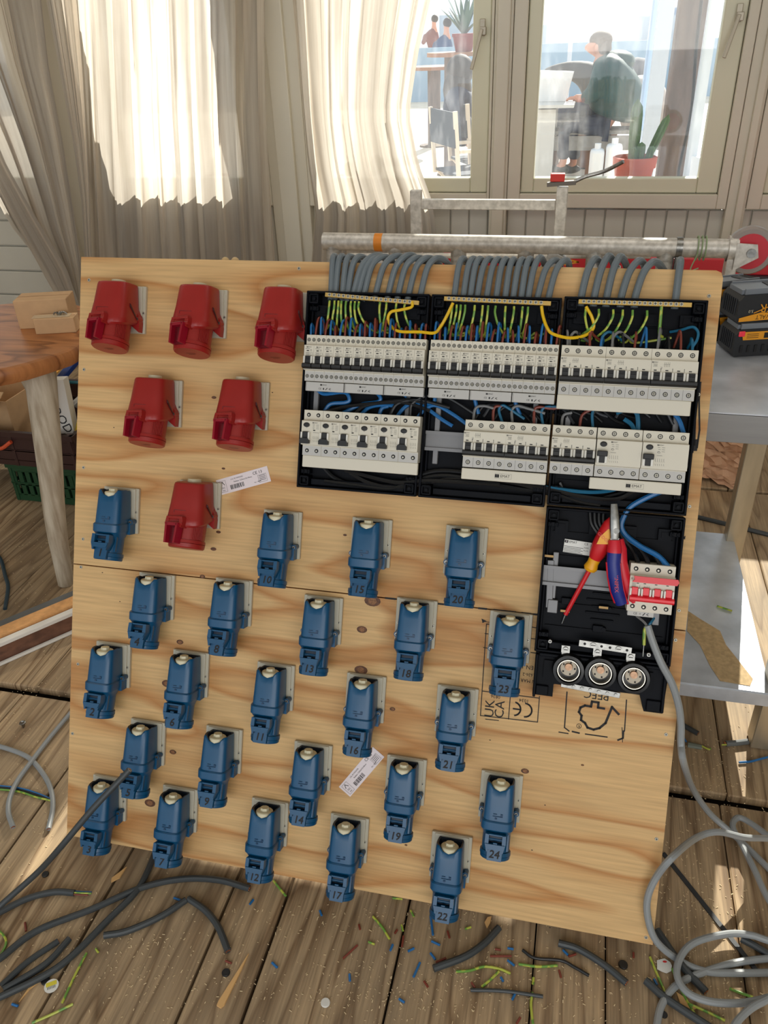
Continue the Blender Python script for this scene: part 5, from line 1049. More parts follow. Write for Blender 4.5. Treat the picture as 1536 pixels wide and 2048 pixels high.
# two small cartons on the table
def carton(name, label, c, size, ang, z, extra=None):
    t = thing(name, label, 'box', T((c.x, c.y, z)) @ RZ(ang)); MB().box((0, 0, size[2]/2), size).build('carton', KR, t, bevel=.0015, seg=1)
    f = MB(); f.box((0, 0, size[2]+.0004), (size[0]*.98, .0012, .0005)); f.build('flap_seam', mat('card_shadowline', (140, 104, 70), .8), t); return t
c1 = carton('cardboard_box', 'larger plain cardboard box on the round wooden table', FL(97, 634, tz+.02), (.155, .085, .085), .30, tz)
lb = MB(); lb.box((-.0779, -.012, .035), (.0006, .045, .05), 0); 
for i in range(6): lb.box((-.0784, -.028+i*.006, .038), (.0003, .003, .024), 1)
lb.build('address_label', [PAPER, INKG], c1)
c2 = carton('cardboard_box', 'smaller cardboard box leaning in front of the larger one with shiny tape on top', FL(116, 655, tz+.01), (.118, .05, .045), .30, tz)
tp = MB(); tp.box((-.01, -.0, .0458), (.11, .03, .0008)); tp.build('clear_tape', mat('tape', (196, 176, 146), .2), c2)
b_ = MB(); q = (0.012, .002, .05)
for a in range(6): b_.tube([(q[0], q[1], q[2]-.003), (q[0]+.014*math.cos(a*.5), q[1]+.008*math.sin(a*.5+.2), q[2]+.004), (q[0]+.022*math.cos(a*.5), q[1]+.012*math.sin(a*.5+.2), q[2]-.002)], .002, 6)
ob = b_.build('metal_bracket', STEEL, None, c2.matrix_world.copy()); tag(ob, 'small shiny metal fasteners lying on the smaller cardboard box', 'fasteners')
# green crate under a brown tool crate
GC_ = mat('crate_green', (26, 66, 40), .45); BC_ = mat('crate_brown', (58, 36, 34), .4)
def crate(name, label, x0, x1, y0, y1, z0, h, m, slots=True, wall=.006, ang=0.0, handle=True):
    cx_, cy_ = (x0+x1)/2, (y0+y1)/2; W_, D_ = x1-x0, y1-y0
    t = thing(name, label, 'crate', T((cx_, cy_, z0)) @ RZ(ang)); b = MB(); b.box((0, 0, .004), (W_, D_, .008)); b.build('crate_floor', m, t)
    for nm, c, L_, rot in (('side_wall', (0, -D_/2), W_, 0), ('side_wall', (0, D_/2), W_, 0), ('end_wall', (-W_/2, 0), D_, 1), ('end_wall', (W_/2, 0), D_, 1)):
        s = MB(); 
        def bx2(u0, u1, v0, v1, th=wall):
            if rot: s.box((c[0], (u0+u1)/2, (v0+v1)/2), (th, u1-u0, v1-v0))
            else: s.box(((u0+u1)/2, c[1], (v0+v1)/2), (u1-u0, th, v1-v0))
        bx2(-L_/2, L_/2, 0, h*.18); bx2(-L_/2, L_/2, h*.42, h*.5); bx2(-L_/2, L_/2, h*.78, h); bx2(-L_/2-.006, L_/2+.006, h-.02, h, wall*2.6); bx2(-L_/2, L_/2, h*.46, h*.49, wall*2)
        n_ = max(3, int(L_/.028)) if slots else 1
        if slots:
            for k in range(n_): u = -L_/2+(k+.25)*L_/n_; bx2(u, u+L_/n_*.62, h*.15, h*.8)
        else: bx2(-L_/2, L_/2, h*.15, h*.8)
        for k in range(4): u = -L_/2+.01+k*(L_-.02)/3; bx2(u-.006, u+.006, 0, h, wall*2)
        s.build(nm, m, t, bevel=.001, seg=1)
    return t
crate('green_crate', 'dark green slotted plastic crate on the floor under the brown one', -2.02, -1.60, 2.235, 2.62, .003, .160, GC_)
cr = crate('tool_crate', 'dark brown plastic crate full of packaging and tools on the green crate', -2.44, -1.70, 2.215, 2.70, .166, .138, BC_, slots=False)
# what the brown crate holds (standing in it)
ZC = .178
def pk(name, label, cat, c, size, ang, tilt, mats, draw=None):
    M_ = T(c) @ RZ(ang) @ Matrix.Rotation(tilt, 4, 'X'); t = thing(name, label, cat, M_); MB().box((0, 0, size[2]/2), size).build('carton', mats[0], t, bevel=.001, seg=1)
    if draw: d = MB(); draw(d, size); d.build('printed_front', mats[1:], t)
    return t
WB = mat('white_carton', (226, 222, 214), .5); YB = mat('yellow_print', (230, 200, 40), .45)
def wood(d, s):
    y = -s[1]/2-.0006; d.box((-s[0]*.42, y, s[2]/2), (s[0]*.14, .0006, s[2]*.98), 0)
    d.X = T((s[0]*.12, y-.0006, s[2]*.32)) @ RX(pi/2) @ RZ(.0); d.text('WOODY', T((0, 0, 0)) @ RZ(-1.2), .045, 1); d.X = Matrix.Identity(4)
    d.box((-.0, y-.0003, s[2]*.78), (.03, .0006, .02), 2); d.box((-.01, y-.0005, s[2]*.70), (.02, .0006, .02), 3); d.box((.012, y-.0005, s[2]*.84), (.02, .0006, .016), 4)
pk('screw_box', 'white and yellow carton upright in the brown crate right of the log leg', 'box', (-1.80, 2.31, ZC+.09), (.10, .05, .20), .25, -.12, (WB, YB, INK, WBLUE, WBLUE, mat('orange_print', (226, 140, 60), .5)), wood)
pk('screw_box', 'white and yellow printed screw carton at the far left of the brown crate', 'box', (-2.33, 2.31, ZC+.05), (.17, .05, .17), -.15, -.5, (WB, YB, INK, WBLUE, WBLUE, mat('orange_print', (226, 140, 60), .5)), wood)
t = thing('open_carton', 'open brown cardboard box standing in the brown crate behind the log leg', 'box', T((-2.15, 2.40, ZC)))
k = MB()
for c, s in (((0, -.1, .1), (.30, .003, .2)), ((0, .1, .1), (.30, .003, .2)), ((-.15, 0, .1), (.003, .2, .2)), ((.15, 0, .1), (.003, .2, .2)), ((0, 0, .002), (.3, .2, .003))): k.box(c, s)
k.build('carton', KR, t); k = MB(); k.box((.05, -.13, .215), (.2, .08, .003), 0, Matrix.Rotation(.5, 3, 'X')); k.build('flap', KR, t)
tag(MB().prism([(-.16, -.02), (.14, -.05), (.16, .06), (-.12, .08)], 0, .004).build('paper_sheet', mat('paper_orange', (222, 160, 70), .6), None, T((-2.1, 2.56, ZC+.21)) @ RX(.25)), 'orange and white leaflet poking out at the back of the brown crate', 'leaflet')
for i, (c, L_, a, m_, lb_) in enumerate((((-1.80, 2.62, ZC+.17), .30, .9, ALU, 'bare aluminium rail sticking up out of the brown crate'), ((-1.86, 2.66, ZC+.20), .2, 2.2, mat('tool_yellow', (232, 196, 40), .4), 'yellow level edge at the back of the brown crate'), ((-1.95, 2.68, ZC+.21), .18, 1.2, mat('tool_blue', (36, 66, 140), .4), 'dark blue tool handle at the back of the brown crate'), ((-2.26, 2.66, ZC+.20), .3, .15, mat('tool_white', (220, 216, 206), .4), 'white plastic strip along the rear of the brown crate'))):
    tag(MB().box((0, 0, 0), (L_, .035, .02)).build('tool_piece', m_, None, T(c) @ RZ(a) @ Matrix.Rotation(-.5, 4, 'Y'), bevel=.003), lb_, 'tool')
tag(MB().tube([(-1.93, 2.45, ZC+.2), (-1.86, 2.42, ZC+.235), (-1.78, 2.43, ZC+.235), (-1.73, 2.48, ZC+.21)], .006, 8).build('teal_cable', mat('cable_teal', (30, 96, 110), .4)), 'teal cable looping over the contents of the brown crate', 'cable')
tag(MB().tube([(-1.75, 2.5, ZC+.2), (-1.72, 2.42, ZC+.21), (-1.725, 2.34, ZC+.15), (-1.75, 2.3, ZC+.05)], .012, 8).build('yellow_hose', mat('hose_yellow', (222, 190, 40), .4)), 'yellow and black hose at the right side of the brown crate', 'hose')
for i, (x, z_) in enumerate(((-2.30, .262), (-2.06, .255), (-1.99, .262))): tag(MB().tube([(x-.05, 2.20, z_), (x, 2.193, z_-.02), (x+.05, 2.20, z_+.008)], .007, 8).build('orange_clamp', mat('clamp_orange', (206, 84, 48), .4)), 'orange clip hanging on the front of the brown crate, %s of three' % ('left', 'middle', 'right')[i], 'clip')
# bundled trims lying on the floor left of the board
def beam(name, label, off, w_, z0, h, m):
    a, b = Vector((-1.50, 1.40, 0)), Vector((-1.373, 1.567, 0)); d = (b-a).normalized(); q = Vector((-d.y, d.x, 0)); a, b = a+q*off-d*.5, a+q*off+d*.62
    o = MB().bar(a+Vector((0, 0, z0+h/2)), b+Vector((0, 0, z0+h/2)), w_, h).build(name, m, bevel=.001, seg=1); return tag(o, label, 'trim')
beam('wood_plank', 'long worn brown board lying on its edge at left, lowest of the trim bundle', .022, .04, .001, .052, mat('worn_brown', (128, 88, 66), .7, var=.4, scale=(20, 20, 40), col2=(92, 62, 48)))
beam('white_strip', 'thin white strip lying along the front top of the brown board', .008, .022, .054, .012, mat('white_trim', (226, 222, 214), .5))
beam('pine_strip', 'orange pine strip in the trim bundle at left', .046, .042, .054, .018, grain('pine_strip', (222, 166, 108), (180, 118, 66), 'x', 6, (3, 3, 3), (60, 60, 60), .5))
beam('grey_profile', 'dark grey profile at the back of the trim bundle at left', .092, .042, .001, .058, mat('grey_profile', (96, 98, 98), .45))
beam('white_strip', 'thin white strip lying on the planks in front of the brown board', -.008, .01, .001, .008, mat('white_trim', (226, 222, 214), .5))

# ================================================================ RIGHT SIDE
st = thing('steel_table', 'steel workbench with worn lower shelf behind the board at the right', 'table')
x0, x1, y0, y1, tz2 = -.16, .565, 1.50, 2.14, .85
a = MB(); a.box(((x0+x1)/2, (y0+y1)/2, tz2-.002), (x1-x0, y1-y0, .004)); a.build('tabletop', STEELT, st)
a = MB()
a.box(((x0+x1)/2, y0+.002, tz2-.032), (x1-x0, .004, .06)); a.box(((x0+x1)/2, y1-.002, tz2-.032), (x1-x0, .004, .06)); a.box((x0+.002, (y0+y1)/2, tz2-.032), (.004, y1-y0-.01, .06)); a.box((x1-.002, (y0+y1)/2, tz2-.032), (.004, y1-y0-.01, .06))
a.build('apron', mat('brushed_steel', (160, 160, 160), .45, .7, var=.12, scale=(4, 4, 60)), st, bevel=.001, seg=1)
LM = mat('leg_steel', (186, 176, 156), .4, .7, var=.2, scale=(30, 30, 6))
for lx, ly in ((.492, 2.105), (.512, 1.512), (-.12, 2.105), (-.12, 1.512)): MB().box((lx, ly, (tz2-.06)/2+.001), (.05, .05, tz2-.064)).build('leg', LM, st, bevel=.002, seg=1)
a = MB(); a.box((.19, 1.79, .2), (.60, .66, .006)); a.box((.19, 1.46, .183), (.60, .004, .036)); a.box((.19, 2.12, .183), (.60, .004, .036)); a.box((.488, 1.79, .183), (.004, .65, .036)); a.box((-.108, 1.79, .183), (.004, .65, .036))
a.build('lower_shelf', STEELT, st, bevel=.001, seg=1)
sd_ = MB(); sd_.X = T((0, 0, .2035))
def S2(x, y): p = FL(x, y, .2035); return (p.x, p.y)
def S3(x, y, z): p = FL(x, y, z); return (p.x, p.y)
sd_.prism([S2(1376, 1222), S2(1400, 1238), S2(1440, 1262), S2(1452, 1290), S2(1484, 1330), S2(1506, 1358), S2(1500, 1372), S2(1440, 1362), S2(1420, 1332), S2(1400, 1290), S2(1374, 1262)], 0, .0006)
o = sd_.build('sawdust_patch', mat('fine_dust', (206, 178, 134), .9, var=.25, scale=(90, 90, 90))); tag(o, 'patch of fine sawdust lying on the lower shelf of the steel table', 'sawdust', kind='stuff')
tag(MB().tube([FL(1434, 1212, .2065), FL(1449, 1217, .2065), FL(1464, 1222, .2065)], .0026, 7).build('wire_clipping', WEARTH), 'green and yellow wire clipping lying on the lower shelf of the steel table', 'wire clipping')
# battery packs on the table
BD = mat('battery_black', (30, 32, 36), .5); BG = mat('battery_grey', (118, 124, 132), .4); BYL = mat('battery_yellow', (226, 152, 30), .45)
def battery(label, loc, rz, rx=0, text=True, led=False):
    L_, D_, H_ = .125, .075, .060
    t = thing('battery_pack', label, 'battery', T(loc) @ RZ(rz) @ RX(rx))
    b = MB(); pr = [(-L_/2, .006), (-L_/2+.006, 0), (L_/2-.006, 0), (L_/2, .006), (L_/2, H_-.012), (L_/2-.01, H_), (-L_/2+.01, H_), (-L_/2, H_-.012)]
    n = len(pr); vs = [Vector((x, y, z)) for y in (-D_/2, D_/2) for x, z in pr]
    b.add(vs, [tuple(range(n)), tuple(range(n, 2*n))[::-1]]).add(vs, [(i, n+i, n+(i+1) % n, (i+1) % n) for i in range(n)])
    for k in range(7): b.box((-L_/2-.0005, -D_/2+.012+k*.0085, H_*.55), (.004, .003, H_*.6))
    b.build('housing', BD, t, bevel=.004, seg=2)
    r = MB(); r.box((-.004, 0, H_+.004), (L_*.82, D_*.72, .010)); r.box((.02, 0, H_+.0095), (.016, .04, .002), 1)
    for k in range(6): r.box((.044+k*.0028-.008, 0, H_+.0095), (.0014, D_*.6, .001), 1)
    for s in (-1, 1): r.box((0, s*D_*.40, H_+.006), (L_*.8, .005, .012))
    r.build('slide_rail', [BG, BLK], t, bevel=.0012, seg=1)
    f = MB(); y = -D_/2-.0012; f.X = T((0, y, 0)) @ RX(pi/2)
    if text:
        f.prism([(-L_*.46, .004), (L_*.46, .006), (L_*.46, .014), (.03, .018), (-.01, .022), (-L_*.46, .012)], 0, .0008, 0)
        f.X = T((0, y-.0009, 0)) @ RX(pi/2) @ RZ(pi)
        f.text('DEWALT', T((-.006, -.0125, .0)), .0135, 1); f.text('XR', T((-.002, -.032, 0)), .026, 0); f.text('18V', T((-.036, -.034, 0)), .010, 2); f.text('5.0', T((.034, -.026, 0)), .009, 2)
        f.line([(.026, -.022), (-.026, -.042)], .002, 0, 0)
    else:
        f.prism([(-L_*.36, H_-.022), (L_*.46, H_-.022), (L_*.46, H_-.004), (-L_*.40, H_-.004)], 0, .0008, 0)
        f.box((.01, H_-.013, .001), (.02, .012, .0005), 1); f.box((.038, H_-.013, .001), (.018, .012, .0005), 1)
        for k in range(3): f.box((-.025, H_-.009-k*.004, .001), (.026, .001, .0005), 1)
        for k in range(7): f.box((-.045+k*.016, .018, .0004), (.006, .016, .001), 1)
    f.build('printed_front', [BYL, BLK, mat('print_light', (200, 190, 160), .5)], t)
    if led: MB().box((-L_/2+.013, -D_/2-.0015, H_-.008), (.014, .004, .012)).build('red_button', mat('led_red', (250, 60, 80), .3), t, bevel=.002)
    return t
q = FL(1466, 716, tz2); dv = Vector((math.cos(.36), math.sin(.36), 0)); nv = Vector((-dv.y, dv.x, 0))
battery('black and yellow battery pack lying lowest on the steel table, red button at its corner', (q+dv*.0625+nv*.0375+Vector((0, 0, .0005))), .30, text=False, led=True)
q2 = q+dv*.006+nv*.012
battery('battery pack with upside-down yellow lettering stacked on the one with the red button', (q2.x+dv.x*.055+nv.x*.0375, q2.y+dv.y*.055+nv.y*.0375, tz2+.0725), .34)
q3 = q+nv*.115-dv*.0
battery('battery pack lying behind the lettered one, grey rail up', (q3.x+dv.x*.055+nv.x*.0375, q3.y+dv.y*.055+nv.y*.0375, tz2+.058), .46, -.1, text=False)
battery('lowest battery pack at the rear of the steel table, mostly hidden under another', (q3.x+dv.x*.06+nv.x*.03, q3.y+dv.y*.06+nv.y*.03, tz2+.0005), .40, text=False)
# crumpled paper bag under the table
pb = MB(); rn = random.Random(9); N_ = 22; grid = []
for i in range(N_+1):
    for j in range(N_+1):
        s, t_ = i/N_, j/N_; grid.append(Vector((.20+.46*s-.06*t_, 2.72+.22*math.sin(s*pi)*.5+.10*t_+rn.uniform(-.016, .016), .012+.46*t_*(.72+.28*math.sin(s*4+1))+rn.uniform(-.01, .01))))
fs = [(i*(N_+1)+j, (i+1)*(N_+1)+j, (i+1)*(N_+1)+j+1, i*(N_+1)+j+1) for i in range(N_) for j in range(N_)]
back = [v+Vector((0, .14+.05*math.sin(v.x*20), 0)) for v in grid]
n0 = len(grid); pb.add(grid, fs, 0, False); pb.add(back, [f[::-1] for f in fs], 0, False)
bd = [i*(N_+1) for i in range(N_+1)]; pb.add([grid[i] for i in bd]+[back[i] for i in bd], [(k, k+1, N_+2+k, N_+1+k) for k in range(N_)], 0)
for e in (0, N_): bd = [e*(N_+1)+j for j in range(N_+1)]; pb.add([grid[i] for i in bd]+[back[i] for i in bd], [(k, k+1, N_+2+k, N_+1+k) for k in range(N_)], 0)
tag(pb.build('paper_bag', mat('kraft_paper', (206, 164, 132), .7, var=.1, scale=(8, 8, 8))), 'crumpled brown paper sack on the floor behind the steel table', 'bag')

# scaffold end frame lying on its side behind the board
YS = 2.36
sf = thing('scaffold_frame', 'paint-spattered aluminium scaffold ladder frame on its side behind the board', 'scaffold')
a, b = AY(648, 489, YS), AY(1458, 490, YS); zt_ = (a.z+b.z)/2; XA, XB = a.x, b.x
MB().cyl((XA, YS, zt_), (XB, YS, zt_), .025, None, 20).build('top_rail', ALUP, sf)
MB().cyl((XA, YS, .03), (XB, YS, .03), .025, None, 20).build('bottom_rail', ALUP, sf)
for px_ in (669, 793, 917, 1051, 1188, 1330): x = AY(px_, 520, YS).x; MB().cyl((x, YS, .03), (x, YS, zt_-.005), .023, None, 16).build('rung', ALU, sf)
a, b = AY(700, 523, YS+.07), AY(1300, 524, YS+.07); MB().cyl((a.x, YS+.075, a.z+.016), (b.x, YS+.075, b.z+.016), .008, None, 12).build('brace', ALUP, sf)
MB().bar((a.x+.1, YS+.062, a.z+.01), (a.x+.1, YS, .5), .02, .02).build('brace', ALUP, sf)
MB().bar(AY(1118, 506, YS), AY(1085, 560, YS), .05, .03, up=(0, 1, 0)).build('gusset', ALU, sf, bevel=.002)
x = AY(758, 476, YS).x; MB().cyl((x-.012, YS, zt_), (x+.012, YS, zt_), .0256, None, 20).build('orange_tape', mat('orange_tape', (230, 140, 40), .5), sf)
x = AY(1360, 490, YS).x; MB().cyl((x-.01, YS, zt_), (x+.006, YS, zt_), .028, None, 20).build('clamp_band', STEEL, sf); MB().box((x, YS-.01, zt_-.045), (.02, .02, .05)).build('clamp_band', STEEL, sf, bevel=.003)
x = AY(1395, 490, YS).x; rg = MB()
for k in range(3): rg.tube([(x+.01*k+.0305*0, YS+.0285*math.cos(t)*1.05, zt_+.0285*math.sin(t)*1.1) for t in [i*pi/5 for i in range(11)]], .0018, 5)
rg.tube([(x, YS-.029, zt_-.01), (x-.012, YS-.034, zt_-.05), (x+.008, YS-.034, zt_-.045)], .0018, 5); rg.build('cord_tie', mat('cord_green', (140, 160, 120), .6), sf)
# caster at its right end
cw = AY(1500, 502, YS-.01)
fk = MB(); fk.cyl((XB-.002, YS, zt_), (XB+.022, YS, zt_), .034, .034, 20); fk.box((XB+.012, YS, zt_-.05), (.028, .05, .10)); fk.prism([(XB+.015, zt_+.022), (cw.x+.012, cw.z+.022), (cw.x+.02, cw.z-.012), (XB+.015, zt_-.05)], 0, .004)
n_ = len(fk.v)
for i in range(n_-16, n_): v = fk.v[i]; fk.v[i] = Vector((v.x, YS-.034+v.z, v.y))
fk.build('caster_fork', ALUP, sf, bevel=.002, seg=1)
wh = MB()
def wheel(mb, rp, m, seg=32):
    R = [[Vector((cw.x+r_*math.cos(2*pi*i/seg), YS+y_, cw.z+r_*math.sin(2*pi*i/seg))) for i in range(seg)] for r_, y_ in rp]; mb.loft(R, m)
wheel(wh, [(.046, -.016), (.058, -.016), (.062, -.010), (.062, .010), (.058, .016), (.046, .016)], 0)
wh.build('caster_tyre', mat('tyre_grey', (150, 140, 134), .5), sf)
w2 = MB(); wheel(w2, [(.004, -.019), (.046, -.019), (.046, .019), (.004, .019)], 0); w2.build('caster_hub', mat('hub_red', (200, 36, 52), .4), sf)
MB().cyl((cw.x, YS-.040, cw.z), (cw.x, YS-.018, cw.z), .012, None, 12).build('caster_axle', STEEL, sf)
# flat bar trestle behind it
YT = 2.62; tt = thing('metal_trestle', 'flat bar metal stand with a crossbar rising behind the scaffold rail', 'trestle')
L0, L1, R0 = AY(832, 380, YT), AY(1128, 366, YT), AY(1000, 410, YT)
MB().box((L0.x, YT, L0.z/2), (.036, .02, L0.z)).build('upright', ALUP, tt, bevel=.002, seg=1)
MB().box((AY(1122, 420, YT).x, YT, (L1.z-.01)/2), (.034, .02, L1.z-.01)).build('upright', ALUP, tt, bevel=.002, seg=1)
MB().box(((L0.x+AY(1122, 420, YT).x)/2, YT, AY(990, 409, YT).z), (AY(1122, 420, YT).x-L0.x-.036, .02, .03)).build('crossbar', ALUP, tt, bevel=.002, seg=1)
MB().box(((L0.x+AY(1122, 420, YT).x)/2, YT, .25), (AY(1122, 420, YT).x-L0.x-.036, .02, .03)).build('crossbar', ALUP, tt, bevel=.002, seg=1)
h_ = thing('bar_clamp', 'bent steel clamp bar with a red block resting on the metal stand', 'clamp')
zb = L1.z-.008; p0, p1, p2 = AY(1094, 370, YT), AY(1210, 342, YT), AY(1247, 323, YT-.02)
MB().bar((p0.x, YT, zb+.004), (p0.x+.085, YT, zb+.010), .02, .012).build('clamp_bar', mat('dark_steel', (110, 104, 98), .5, .5), h_, bevel=.001)
MB().box((p0.x+.03, YT, zb+.024), (.042, .024, .022)).build('red_block', mat('clamp_red', (206, 50, 40), .5), h_, bevel=.002)
MB().tube([(p0.x+.08, YT, zb+.012), ((p0.x+p1.x)/2+.03, YT, (zb+p1.z)/2+.006), tuple(p1), tuple(p2)], .0055, 10, k=3).build('handle_rod', STEEL, h_)
# red rail bench in front of the panelling
YR = 3.35; rb = thing('red_bench', 'low red-topped bench standing in front of the wall panelling', 'bench'); a = AY(1290, 515, YR); zr = a.z; xr0, xr1 = AY(885, 520, YR).x, 1.5
RB = mat('bench_red', (196, 22, 38), .4); DBk = mat('bench_dark', (52, 44, 52), .5)
MB().box(((xr0+xr1)/2, YR+.1, zr-.03), (xr1-xr0, .2, .055)).build('red_rail', RB, rb, bevel=.003)
MB().box(((xr0+xr1)/2, YR+.08, zr-.075), (xr1-xr0-.02, .2, .035)).build('underside', DBk, rb)
for x in (xr0+.1, (xr0+xr1)/2, xr1-.1): MB().box((x, YR+.1, (zr-.092)/2+.0005), (.05, .16, zr-.094)).build('leg', DBk, rb)
ar = MB(); p = AY(1146, 524, YR-.001); ar.X = T((p.x, YR-.0008, p.z)) @ RX(pi/2); ar.line([(-.03, .012), (.02, 0), (-.03, -.012)], .006, 0); ar.build('arrow_mark', BYL, rb)
sc1 = MB(); 
for x, y in ((438, 516), (458, 517)): q = BM @ Vector((BP(x, 520).x, BH+.004, -.03)); sc1.ball(q, (.008, .008, .008))
# two small knobs peeking over the top edge of the board
tag(sc1.build('wooden_knob', mat('knob_wood', (206, 178, 130), .5)), 'pair of pale round ends peeking over the top edge of the board', 'knob')

# ================================================================ OUTSIDE: THE TERRACE
TER = mat('terrace', (226, 214, 196), .8, var=.12, scale=(2, 2, 2))
o = MB().box((0, 34, -.05), (70, 60, .04)).build('terrace_ground', TER); struct(o)
LB = mat('ledge_white', (206, 206, 202), .5)
o = MB().box((-.9, 4.20, .745), (5.4, .38, .03)).build('outer_ledge', LB); struct(o)
o = MB().box((-.9, 4.06, .36), (5.4, .04, .74)).build('wall_outside', LB); struct(o)
TC = mat('terracotta', (190, 78, 52), .6); CG = mat('cactus_green', (74, 112, 66), .6, var=.3, scale=(30, 30, 30))
def cactus_col(mb, base, h, r, lean=(0, 0), ribs=7):
    R = []; n = ribs*4
    for k in range(9):
        t = k/8; rr = r*(min(1, .75+t*.6) if t < .75 else math.sqrt(max(0, 1-((t-.75)/.25)**2))*.98+.02); c = Vector(base)+Vector((lean[0]*t, lean[1]*t, h*t))
        R.append([c+Vector(((rr*(1+.16*math.cos(ribs*2*pi*i/n)))*math.cos(2*pi*i/n), (rr*(1+.16*math.cos(ribs*2*pi*i/n)))*math.sin(2*pi*i/n), 0)) for i in range(n)])
    mb.loft(R)
def pot(t, x, y, z, r, h, m=TC):
    b = MB(); b.X = T((x, y, z)); b.lathe([(r*.72, 0), (r*.92, h*.72), (r*1.0, h*.72), (r*1.03, h*.98), (r*.94, h), (r*.9, h*.86)], 28, c1=False); b.build('pot', m, t)
    MB().lathe([(r*.9, 0), (r*.01, .002)], 20, c0=False).build('soil', mat('soil', (70, 50, 38), .9), t).location = (x, y, z+h*.86) 
pc = thing('potted_cactus', 'columnar cactus in a red terracotta pot outside the right window', 'potted plant')
p = AY(1270, 318, 4.22); pr = .098; zp = .7605; ph_ = p.z+.012-zp
pot(pc, p.x, 4.22, zp, pr, ph_)
for bx_, dx, h_, r_, lx in ((1262, -.012, .265, .024, -.005), (1283, .05, .20, .018, .075), (1275, .02, .09, .017, .0), (1268, .0, .07, .016, -.01), (1288, .055, .075, .015, .012)):
    c = MB(); cactus_col(c, (p.x+dx, 4.22+(.02 if h_ < .1 else .0)*-2, zp+ph_*.86), h_, r_, (lx, 0)); c.build('cactus_stem', CG, pc)
for i, X_ in enumerate((-2.12, -1.92, -1.68, -1.20, -1.06)):
    t = thing('potted_plant', 'potted plant on the outer ledge, a shadow on the curtain, %s' % rank(i, 5), 'potted plant', None, 'small plants behind the curtains')
    pot(t, X_, 4.2, zp, .05+.012*(i % 3), .08+.015*(i % 2)); c = MB(); cactus_col(c, (X_, 4.2, zp+.07), .09+.03*(i % 3), .024, (.01, 0)); c.build('cactus_stem', CG, t)
# post, screens and side frame near the right window
PW = mat('weathered_post', (112, 96, 90), .8, var=.4, scale=(30, 30, 5), bump=.4)
p0, p1 = AY(1386, 0, 5.0), AY(1356, 345, 5.0); xm = (p0.x+p1.x)/2
tag(MB().box((xm-.0, 5.05, 1.5), (.175, .16, 3.0)).build('wooden_post', PW, bevel=.01), 'thick weathered wooden post standing outside the right window', 'post')
SW = mat('screen_white', (196, 206, 222), .4)
cbl = [AY(1403, 0, 4.86), AY(1392, 100, 4.86), AY(1383, 220, 4.86), AY(1362, 320, 4.86), AY(1357, 350, 4.86), AY(1356, 420, 4.86)]
tag(MB().tube(cbl, .008, 8).build('hanging_cable', BLK), 'thin dark cable hanging down beside the weathered post', 'cable')
sf_ = thing('white_window_frame', 'white framed glass side panel standing at a slant right of the post outside', 'window frame')
def vbar(x, y, X, Y, w_, d_, z1=3.0): return MB().box((X, Y, z1/2), (w_, d_, z1))
xa, xb = AY(1405, 120, 4.6).x, AY(1440, 120, 4.35).x
MB().box((xa+.03, 4.75, 1.3), (.05, .06, 2.6)).build('stile', SW, sf_); MB().box((xa+.20, 4.32, 1.3), (.03, .06, 2.6)).build('stile', SW, sf_)
MB().bar((xa+.05, 4.7, .82), (xa+.2, 4.34, .82), .05, .10).build('bottom_rail', SW, sf_); MB().bar((xa+.05, 4.7, .38), (xa+.2, 4.34, .38), .03, .74).build('lower_panel', SW, sf_)
for i, (px_, w_, Y) in enumerate(((1322, .10, 6.2), (1300, .05, 6.6), (1140, .06, 13.5))):
    x = AY(px_, 100, Y).x; tag(MB().box((x, Y, 1.4), (w_, .05, 2.8)).build('screen_post', SW), ['wide pale upright of the wind screen next to the weathered post', 'narrow pale upright of the wind screen behind the cushions', 'thin pale upright standing left of the man outside'][i], 'post')
tag(MB().box((AY(1312, 100, 6.4).x, 6.45, 1.75), (.12, .012, 1.9)).build('glass_screen', glassmat('screen_glass', (.86, .93, 1), .1)), 'tinted glass wind screen between the pale uprights outside', 'glass screen')
# bench
BN = mat('bench_wood', (150, 146, 140), .7, var=.2, scale=(20, 20, 20)); BNL = mat('bench_leg', (120, 84, 62), .7)
YB_ = 9.55; a, b = AY(1078, 262, YB_), AY(1320, 258, YB_)
bt = thing('outdoor_bench', 'long slatted wooden bench the man in green sits on', 'bench')
zb_ = (a.z+b.z)/2
for k in range(4): MB().box(((a.x+b.x)/2, YB_+k*.11, zb_-.02), (b.x-a.x+.3, .09, .035)).build('slat', BN, bt)
MB().box(((a.x+b.x)/2, YB_-.05, zb_-.12), (b.x-a.x+.3, .03, .14)).build('front_board', BN, bt)
for px_ in (1088, 1112, 1180, 1305): x = AY(px_, 300, YB_).x; MB().box((x, YB_+.06, (zb_-.05)/2-.015), (.07, .09, zb_-.05)).build('leg', BNL, bt)
# people
def skin_obj(name, pts, edges, m, parent, root=0, sub=1):
    me = bpy.data.meshes.new(name); me.from_pydata([tuple(p[0]) for p in pts], edges, []); me.update(); me.materials.append(m)
    o = bpy.data.objects.new(name, me); C.objects.link(o); o.parent = parent; me.skin_vertices or None
    md = o.modifiers.new('skin', 'SKIN'); md.use_smooth_shade = True
    if not me.skin_vertices: pass
    for i, v in enumerate(me.skin_vertices[0].data): r_ = pts[i][1]; v.radius = (r_, r_) if not hasattr(r_, '__len__') else r_; v.use_root = (i == root)
    s = o.modifiers.new('sub', 'SUBSURF'); s.levels = sub; s.render_levels = sub+1; return o
SKIN = mat('skin', (206, 142, 116), .55); HAIRG = mat('hair_grey', (96, 82, 74), .8); JG = mat('jacket_green', (28, 72, 70), .6, var=.3, scale=(9, 9, 9)); TN = mat('trousers_navy', (26, 36, 60), .7)
YM = 9.65
def A(x, y, dy=0.0): return AY(x, y, YM+dy)
